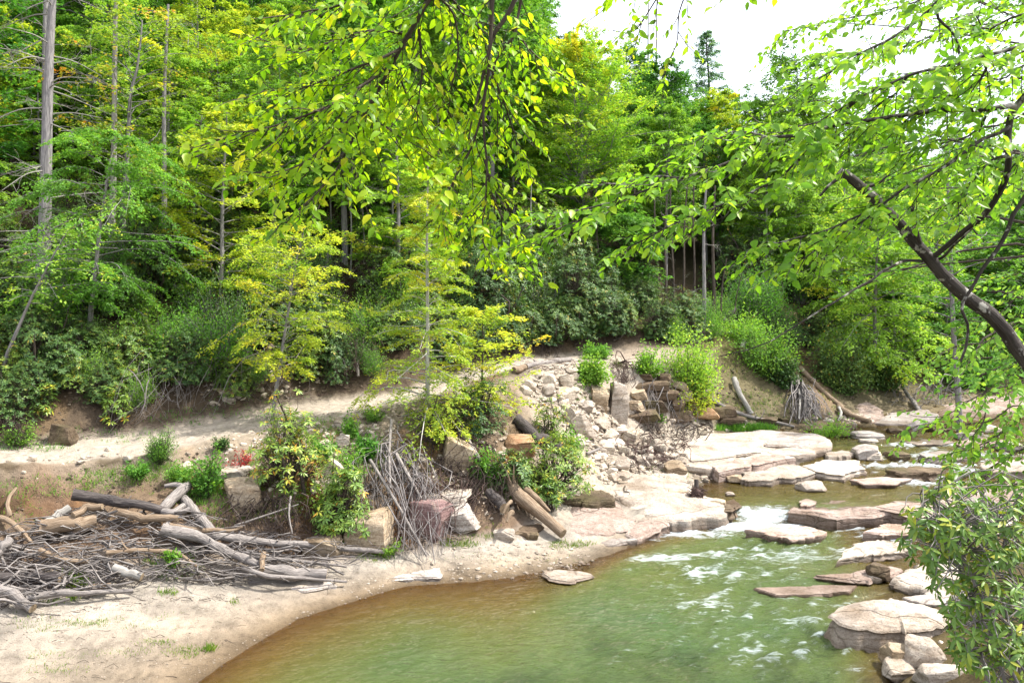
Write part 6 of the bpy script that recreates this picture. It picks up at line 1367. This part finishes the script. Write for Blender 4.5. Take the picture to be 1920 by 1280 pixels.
A.wood('branch', [(660, 265, 4.5), (620, 330, 4.4), (570, 380, 4.3), (520, 425, 4.2)], .008, .003, leafy=dict(lf, t0=.05))
A.wood('branch', [(770, 70, 4.4), (700, 60, 4.3), (620, 80, 4.2), (560, 95, 4.1), (500, 75, 4.0), (470, 62, 4.0)], .011, .003, leafy=dict(lf, t0=.1))
A.wood('branch', [(800, 0, 4.3), (720, -20, 4.2), (640, 10, 4.0), (570, 20, 3.9), (510, 30, 3.9)], .012, .003, leafy=dict(lf, t0=.1))
A.wood('branch', [(760, 85, 4.4), (690, 120, 4.3), (610, 150, 4.2), (545, 170, 4.15), (490, 175, 4.1)], .010, .003, leafy=dict(lf, t0=.1))
A.wood('branch', [(785, 55, 4.4), (790, 130, 4.5), (780, 190, 4.5), (778, 240, 4.55)], .009, .003, leafy=dict(lf, t0=.05))
A.wood('branch', [(735, 120, 4.5), (770, 190, 4.7), (800, 230, 4.8), (830, 250, 4.9)], .008, .003, leafy=dict(lf, t0=.05))
A.wood('branch', [(690, 215, 4.5), (735, 245, 4.6), (770, 262, 4.7), (800, 285, 4.8)], .007, .003, leafy=dict(lf, t0=.05))
A.wood('branch', [(905, 210, 4.45), (880, 280, 4.5), (850, 335, 4.5), (830, 400, 4.5), (850, 455, 4.5)], .008, .003, leafy=dict(lf, t0=.15))
A.wood('branch', [(908, 300, 4.5), (925, 370, 4.55), (950, 420, 4.6), (985, 460, 4.6)], .007, .003, leafy=dict(lf, t0=.1))
A.wood('branch', [(908, 390, 4.55), (900, 440, 4.55), (925, 480, 4.55), (970, 500, 4.55)], .006, .003, leafy=dict(lf, t0=.05))
A.wood('branch', [(915, 120, 4.4), (945, 190, 4.5), (965, 250, 4.6), (975, 300, 4.6)], .007, .003, leafy=dict(lf, t0=.1))
A.wood('branch', [(800, -20, 4.3), (850, 20, 4.4), (860, 90, 4.5), (850, 160, 4.6), (840, 220, 4.7)], .008, .003, leafy=dict(lf, t0=.1))
A.wood('branch', [(1300, -150, 4.6), (1260, -60, 4.7), (1225, 10, 4.8), (1190, 60, 4.85), (1150, 60, 4.9)], .008, .003, leafy=dict(lf, t0=.4, step=.12))
A.wood('branch', [(1330, -160, 4.6), (1300, -60, 4.8), (1275, 20, 4.9), (1270, 80, 4.95), (1245, 130, 5.0)], .008, .003, leafy=dict(lf, t0=.4, step=.11))
A.wood('branch', [(1270, -120, 4.6), (1215, -60, 4.7), (1160, -10, 4.8), (1125, 15, 4.9)], .008, .003, leafy=dict(lf, t0=.45, step=.12))
A.wood('branch', [(1420, -150, 4.6), (1415, -60, 4.8), (1405, -5, 4.9)], .006, .003, leafy=dict(lf, t0=.7, step=.12))
A.finish(ST_BRIGHT)

# --- leaning broken trunk at the right with its long boughs
B = NearTree('leaning_tree', 'near leaning dark mottled trunk with long leafy boughs at the right', 'tree', (6.6, 5.6, 2.9), 12, 'bark_birch')
B.wood('trunk', [(2580, 1250, 5.6), (2200, 900, 5.6), (1985, 740, 5.6), (1920, 670, 5.6), (1870, 605, 5.6), (1800, 545, 5.6), (1745, 490, 5.6), (1695, 430, 5.6), (1655, 390, 5.6), (1610, 350, 5.6), (1572, 322, 5.6)], .105, .034, 14, .16)
B.wood('branch', [(1612, 352, 5.6), (1640, 345, 5.6), (1665, 325, 5.6)], .018, .007, 8, .2)
B.wood('branch', [(1578, 330, 5.6), (1555, 345, 5.6), (1538, 365, 5.6)], .016, .008, 8, .2)
B.wood('branch', [(1725, 468, 5.6), (1712, 420, 5.5), (1712, 385, 5.5), (1730, 350, 5.5), (1728, 320, 5.4)], .022, .006, 8, .12, leafy=dict(step=.16, length=(.2, .5), gap=.05, size=.085, t0=.4))
B.wood('branch', [(1745, 488, 5.6), (1800, 440, 5.4), (1850, 395, 5.2), (1882, 345, 5.1), (1893, 290, 5.0), (1892, 240, 5.0), (1900, 205, 4.9), (1935, 165, 4.8)], .020, .022, 10, .12)
B.wood('branch', [(1940, 345, 5.0), (1900, 400, 5.0), (1880, 450, 5.0), (1840, 510, 5.0), (1808, 555, 5.0), (1800, 580, 5.0), (1815, 610, 5.0), (1812, 650, 5.0), (1803, 675, 5.0)], .017, .008, 8, .15)
B.wood('branch', [(1762, 485, 5.6), (1800, 450, 5.3), (1822, 430, 5.2), (1832, 440, 5.2)], .012, .006, 8, .15)
B.wood('branch', [(1730, 490, 5.6), (1690, 492, 5.5), (1640, 520, 5.3), (1560, 570, 5.1), (1480, 620, 5.0), (1420, 650, 4.9), (1350, 668, 4.9)], .012, .003, 7, .12)
lb = dict(step=.044, length=(.25, .70), gap=.037, size=.068, hang=.45)
B.wood('branch', [(1905, 200, 4.9), (1860, 203, 4.85), (1780, 205, 4.8), (1700, 215, 4.7), (1640, 222, 4.6), (1560, 235, 4.5), (1500, 252, 4.4), (1430, 262, 4.35), (1360, 305, 4.3), (1280, 333, 4.25), (1170, 372, 4.2), (1075, 395, 4.15), (1020, 402, 4.1)], .020, .003, 8, .1, leafy=dict(lb, t0=.05))
B.wood('branch', [(1980, 60, 4.6), (1920, 85, 4.6), (1800, 115, 4.5), (1690, 147, 4.45), (1600, 187, 4.4), (1540, 225, 4.4)], .016, .004, 8, .1, leafy=dict(lb, t0=.1))
B.wood('branch', [(1780, -40, 4.5), (1755, 5, 4.5), (1690, 60, 4.5), (1600, 105, 4.45), (1550, 140, 4.4), (1500, 165, 4.4)], .013, .003, 8, .1, leafy=dict(lb, t0=.1))
B.wood('branch', [(1893, 238, 4.95), (1840, 265, 4.85), (1780, 308, 4.8), (1710, 345, 4.7), (1650, 385, 4.65), (1560, 425, 4.6), (1490, 447, 4.55), (1400, 470, 4.5)], .014, .003, 8, .1, leafy=dict(lb, t0=.12))
B.wood('branch', [(1757, 5, 4.5), (1760, 35, 4.5), (1785, 60, 4.5), (1798, 85, 4.5), (1800, 105, 4.5)], .010, .006, 8, .1, leafy=dict(lb, t0=.3))
B.wood('branch', [(1440, 258, 4.4), (1390, 246, 4.4), (1330, 250, 4.4), (1295, 268, 4.4)], .007, .003, 6, .1, leafy=dict(lb, t0=.05))
B.wood('branch', [(1470, 330, 4.5), (1400, 362, 4.4), (1320, 400, 4.35), (1240, 430, 4.3), (1160, 470, 4.3)], .008, .003, 6, .1, leafy=dict(lb, t0=.0))
B.wood('branch', [(1560, 238, 4.5), (1510, 290, 4.5), (1470, 330, 4.5)], .009, .007, 6, .1, leafy=dict(lb, t0=.1))
B.wood('branch', [(1660, 165, 4.45), (1620, 180, 4.5), (1570, 215, 4.5), (1500, 235, 4.5), (1420, 230, 4.5)], .008, .003, 6, .1, leafy=dict(lb, t0=.1))
B.wood('branch', [(1700, 140, 4.45), (1680, 175, 4.6), (1640, 200, 4.7), (1600, 250, 4.8), (1590, 290, 4.8)], .008, .003, 6, .1, leafy=dict(lb, t0=.05))
B.wood('branch', [(1860, 100, 4.6), (1840, 150, 4.7), (1800, 175, 4.8), (1740, 190, 4.8), (1680, 250, 4.8)], .009, .003, 6, .1, leafy=dict(lb, t0=.05))
B.wood('branch', [(1960, 20, 4.7), (1900, 30, 4.7), (1850, 55, 4.8), (1830, 20, 4.8), (1790, 40, 4.8)], .009, .003, 6, .1, leafy=dict(lb, t0=.05))
B.wood('branch', [(1860, 203, 4.85), (1830, 250, 4.9), (1790, 265, 5.0), (1730, 275, 5.0), (1680, 290, 5.0)], .009, .003, 6, .1, leafy=dict(lb, t0=.05))
B.wood('branch', [(1940, 120, 4.7), (1910, 130, 4.8), (1880, 150, 4.9), (1840, 140, 5.0), (1790, 150, 5.0)], .009, .003, 6, .1, leafy=dict(lb, t0=.05))
B.wood('branch', [(1893, 290, 5.0), (1860, 300, 5.0), (1820, 340, 5.1), (1790, 380, 5.1), (1740, 400, 5.1)], .009, .003, 6, .1, leafy=dict(lb, t0=.1))
B.wood('branch', [(1960, 260, 5.0), (1930, 270, 5.0), (1910, 300, 5.0), (1890, 320, 5.1), (1850, 330, 5.1)], .009, .003, 6, .1, leafy=dict(lb, t0=.05))
B.wood('branch', [(1280, 333, 4.25), (1230, 330, 4.3), (1180, 345, 4.3), (1110, 350, 4.3)], .006, .003, 6, .1, leafy=dict(lb, t0=.05))
B.wood('branch', [(1170, 372, 4.2), (1120, 400, 4.2), (1060, 425, 4.2), (1010, 440, 4.2)], .005, .003, 6, .1, leafy=dict(lb, t0=.05))
B.wood('branch', [(1650, 385, 4.65), (1610, 420, 4.65), (1550, 455, 4.6), (1500, 490, 4.6), (1450, 500, 4.6)], .006, .003, 6, .1, leafy=dict(lb, t0=.05))
lt = dict(step=.06, length=(.25, .8), gap=.045, size=.080, hang=.4)
for pts in ([(2010, -60, 6.6), (1900, -20, 6.6), (1780, -10, 6.6), (1660, 20, 6.5), (1560, 40, 6.5), (1460, 62, 6.5)], [(2020, 20, 6.8), (1920, 40, 6.8), (1800, 50, 6.8), (1680, 90, 6.7), (1580, 100, 6.7), (1480, 115, 6.6)],
            [(2000, 110, 6.9), (1900, 150, 6.9), (1780, 165, 6.8), (1660, 190, 6.8), (1540, 190, 6.7), (1440, 200, 6.6)], [(1990, 170, 7.0), (1880, 230, 7.0), (1760, 250, 7.0), (1640, 290, 6.9), (1540, 290, 6.8)],
            [(2010, 270, 7.0), (1930, 330, 7.0), (1850, 360, 7.0), (1770, 420, 7.0), (1700, 430, 6.9)], [(1960, -120, 6.4), (1840, -80, 6.4), (1700, -30, 6.4), (1600, 0, 6.4)], [(2020, 60, 7.2), (1930, 90, 7.2), (1850, 120, 7.2), (1740, 130, 7.2), (1640, 150, 7.1)]):
    B.wood('branch', pts, .012, .003, 6, .1, leafy=dict(lt, t0=.05))
B.finish(ST_GREEN)

# --- smaller leaved tree at the right edge, hanging over the shrubs
Cc = NearTree('near_sapling', 'small leaved near sapling drooping at the right edge above the rhododendron', 'tree', (6.2, 7.2, 2.6), 13, 'bark_dark')
Cc.wood('trunk', [(6.2, 7.2, 2.4), (6.1, 7.1, 4.2), (5.9, 7.0, 5.6), (5.6, 6.9, 6.6), (5.2, 6.8, 7.0)], .06, .02, 8, .1, world=True)
ls = dict(step=.055, length=(.25, .75), gap=.045, size=.068, hang=.5)
Cc.wood('branch', [(2080, 640, 6.8), (1980, 690, 6.8), (1920, 715, 6.8), (1860, 730, 6.7), (1800, 760, 6.7), (1760, 790, 6.6)], .012, .003, 7, .1, leafy=dict(ls, t0=.2))
Cc.wood('branch', [(2060, 690, 6.9), (1960, 740, 6.8), (1900, 790, 6.8), (1850, 830, 6.8), (1780, 850, 6.7)], .012, .003, 7, .1, leafy=dict(ls, t0=.2))
Cc.wood('branch', [(1850, 725, 6.7), (1845, 780, 6.7), (1822, 820, 6.7), (1820, 860, 6.7)], .008, .003, 6, .1, leafy=dict(ls, t0=.2, step=.16))
Cc.wood('branch', [(2050, 560, 6.9), (1960, 590, 6.9), (1900, 610, 6.9), (1850, 640, 6.8), (1790, 650, 6.8), (1740, 680, 6.8)], .010, .003, 7, .1, leafy=dict(ls, t0=.2))
Cc.wood('branch', [(2050, 520, 7.0), (1970, 530, 7.0), (1920, 545, 7.0), (1880, 580, 7.0), (1850, 600, 7.0)], .010, .003, 7, .1, leafy=dict(ls, t0=.2))
Cc.wood('branch', [(2040, 800, 6.9), (1960, 830, 6.8), (1900, 850, 6.8), (1850, 880, 6.8), (1800, 890, 6.8)], .012, .003, 7, .1, leafy=dict(ls, t0=.1))
Cc.wood('branch', [(2060, 640, 7.0), (1980, 650, 7.0), (1930, 660, 7.0), (1890, 690, 7.0), (1840, 690, 7.0)], .010, .003, 7, .1, leafy=dict(ls, t0=.1))
Cc.wood('branch', [(2040, 860, 6.6), (1960, 880, 6.6), (1910, 905, 6.6), (1870, 900, 6.6), (1830, 925, 6.6)], .010, .003, 7, .1, leafy=dict(ls, t0=.1))
Cc.wood('branch', [(2050, 760, 7.0), (1960, 770, 7.0), (1900, 760, 7.0), (1850, 790, 7.0), (1720, 800, 7.0), (1690, 835, 7.0)], .010, .003, 7, .1, leafy=dict(ls, t0=.15, step=.13))
Cc.finish(ST_SMALL)

# --- the rhododendron that fills the lower right corner
def near_rhodo():
    base = np.array([4.15, 5.6, 2.35]); rng = rg(31)
    t = thing('rhododendron', 'near rhododendron with long drooping leaves filling the lower right corner', 'bush', base)
    tips = []
    for (u, v, ru, rv, n) in [(1870, 1180, 95, 95, 110), (1850, 1080, 110, 80, 90), (1870, 990, 90, 60, 60), (1790, 1030, 80, 55, 44), (1760, 960, 70, 45, 30), (1800, 920, 60, 45, 20), (1730, 1010, 45, 40, 18), (1890, 1250, 60, 50, 40), (1800, 1120, 40, 40, 12), (1830, 1210, 40, 40, 18), (1910, 930, 40, 40, 18), (1790, 890, 30, 25, 4)]:
        for _ in range(n):
            a = rng.uniform(0, 6.283); q = rng.random() ** .5; tips.append(at(u + math.cos(a) * q * ru, v + math.sin(a) * q * rv, rng.uniform(4.9, 6.1)))
    tips = np.array(tips); g = Geo(); mains = []
    for k, (u, v, y) in enumerate([(1860, 1000, 5.5), (1790, 990, 5.3), (1880, 1120, 5.4), (1820, 1120, 5.2), (1920, 1050, 5.8), (1750, 930, 5.4), (1900, 1230, 5.3), (1840, 1220, 5.2)]):
        e = at(u, v, y); P = resample([base + rng.normal(0, .08, 3), base * .45 + e * .55 + rng.normal(0, .12, 3) + [0, 0, .1], e], 16); mains.append(P)
        g2 = Geo(); tube(g2, P, np.linspace(.022, .008, 16), 7, .12, k, True, 0); link('stem', g2.mesh('stem', M['bark_grey'], base), t)
    MP = np.concatenate(mains); A_ = np.array([MP[np.argmin(np.linalg.norm(MP - p, axis=1) + rng.random(len(MP)) * .25)] for p in tips])
    sticks(g, A_, tips, .007, .004, rng, .10, -.05, 5); link('twigs', g.mesh('twigs', M['twig_grey'], base), t, kind='stuff')
    P, D, N, S = [], [], [], []
    for p, a in zip(tips, A_):
        U = norm(norm(p - a) * .6 + np.array([0, 0, .6]) + rng.normal(0, .25, 3)); X = norm(np.cross(U, rng.normal(0, 1, 3))); Y = np.cross(U, X); m = rng.integers(6, 10); ph0 = rng.uniform(0, 6.28)
        for k in range(m):
            ph = ph0 + k * 6.283 / m + rng.normal(0, .15); d = norm(X * math.cos(ph) + Y * math.sin(ph) + U * rng.normal(.1, .3) - np.array([0, 0, .45])); P.append(p - U * .015 * (k % 3)); D.append(d); N.append(norm(U + rng.normal(0, .15, 3))); S.append(.088 * rng.uniform(.6, 1.15))
    place_leaves(t, base, np.array(P), np.array(D), np.array(N), np.array(S), rng, ST_RHODO)
near_rhodo()
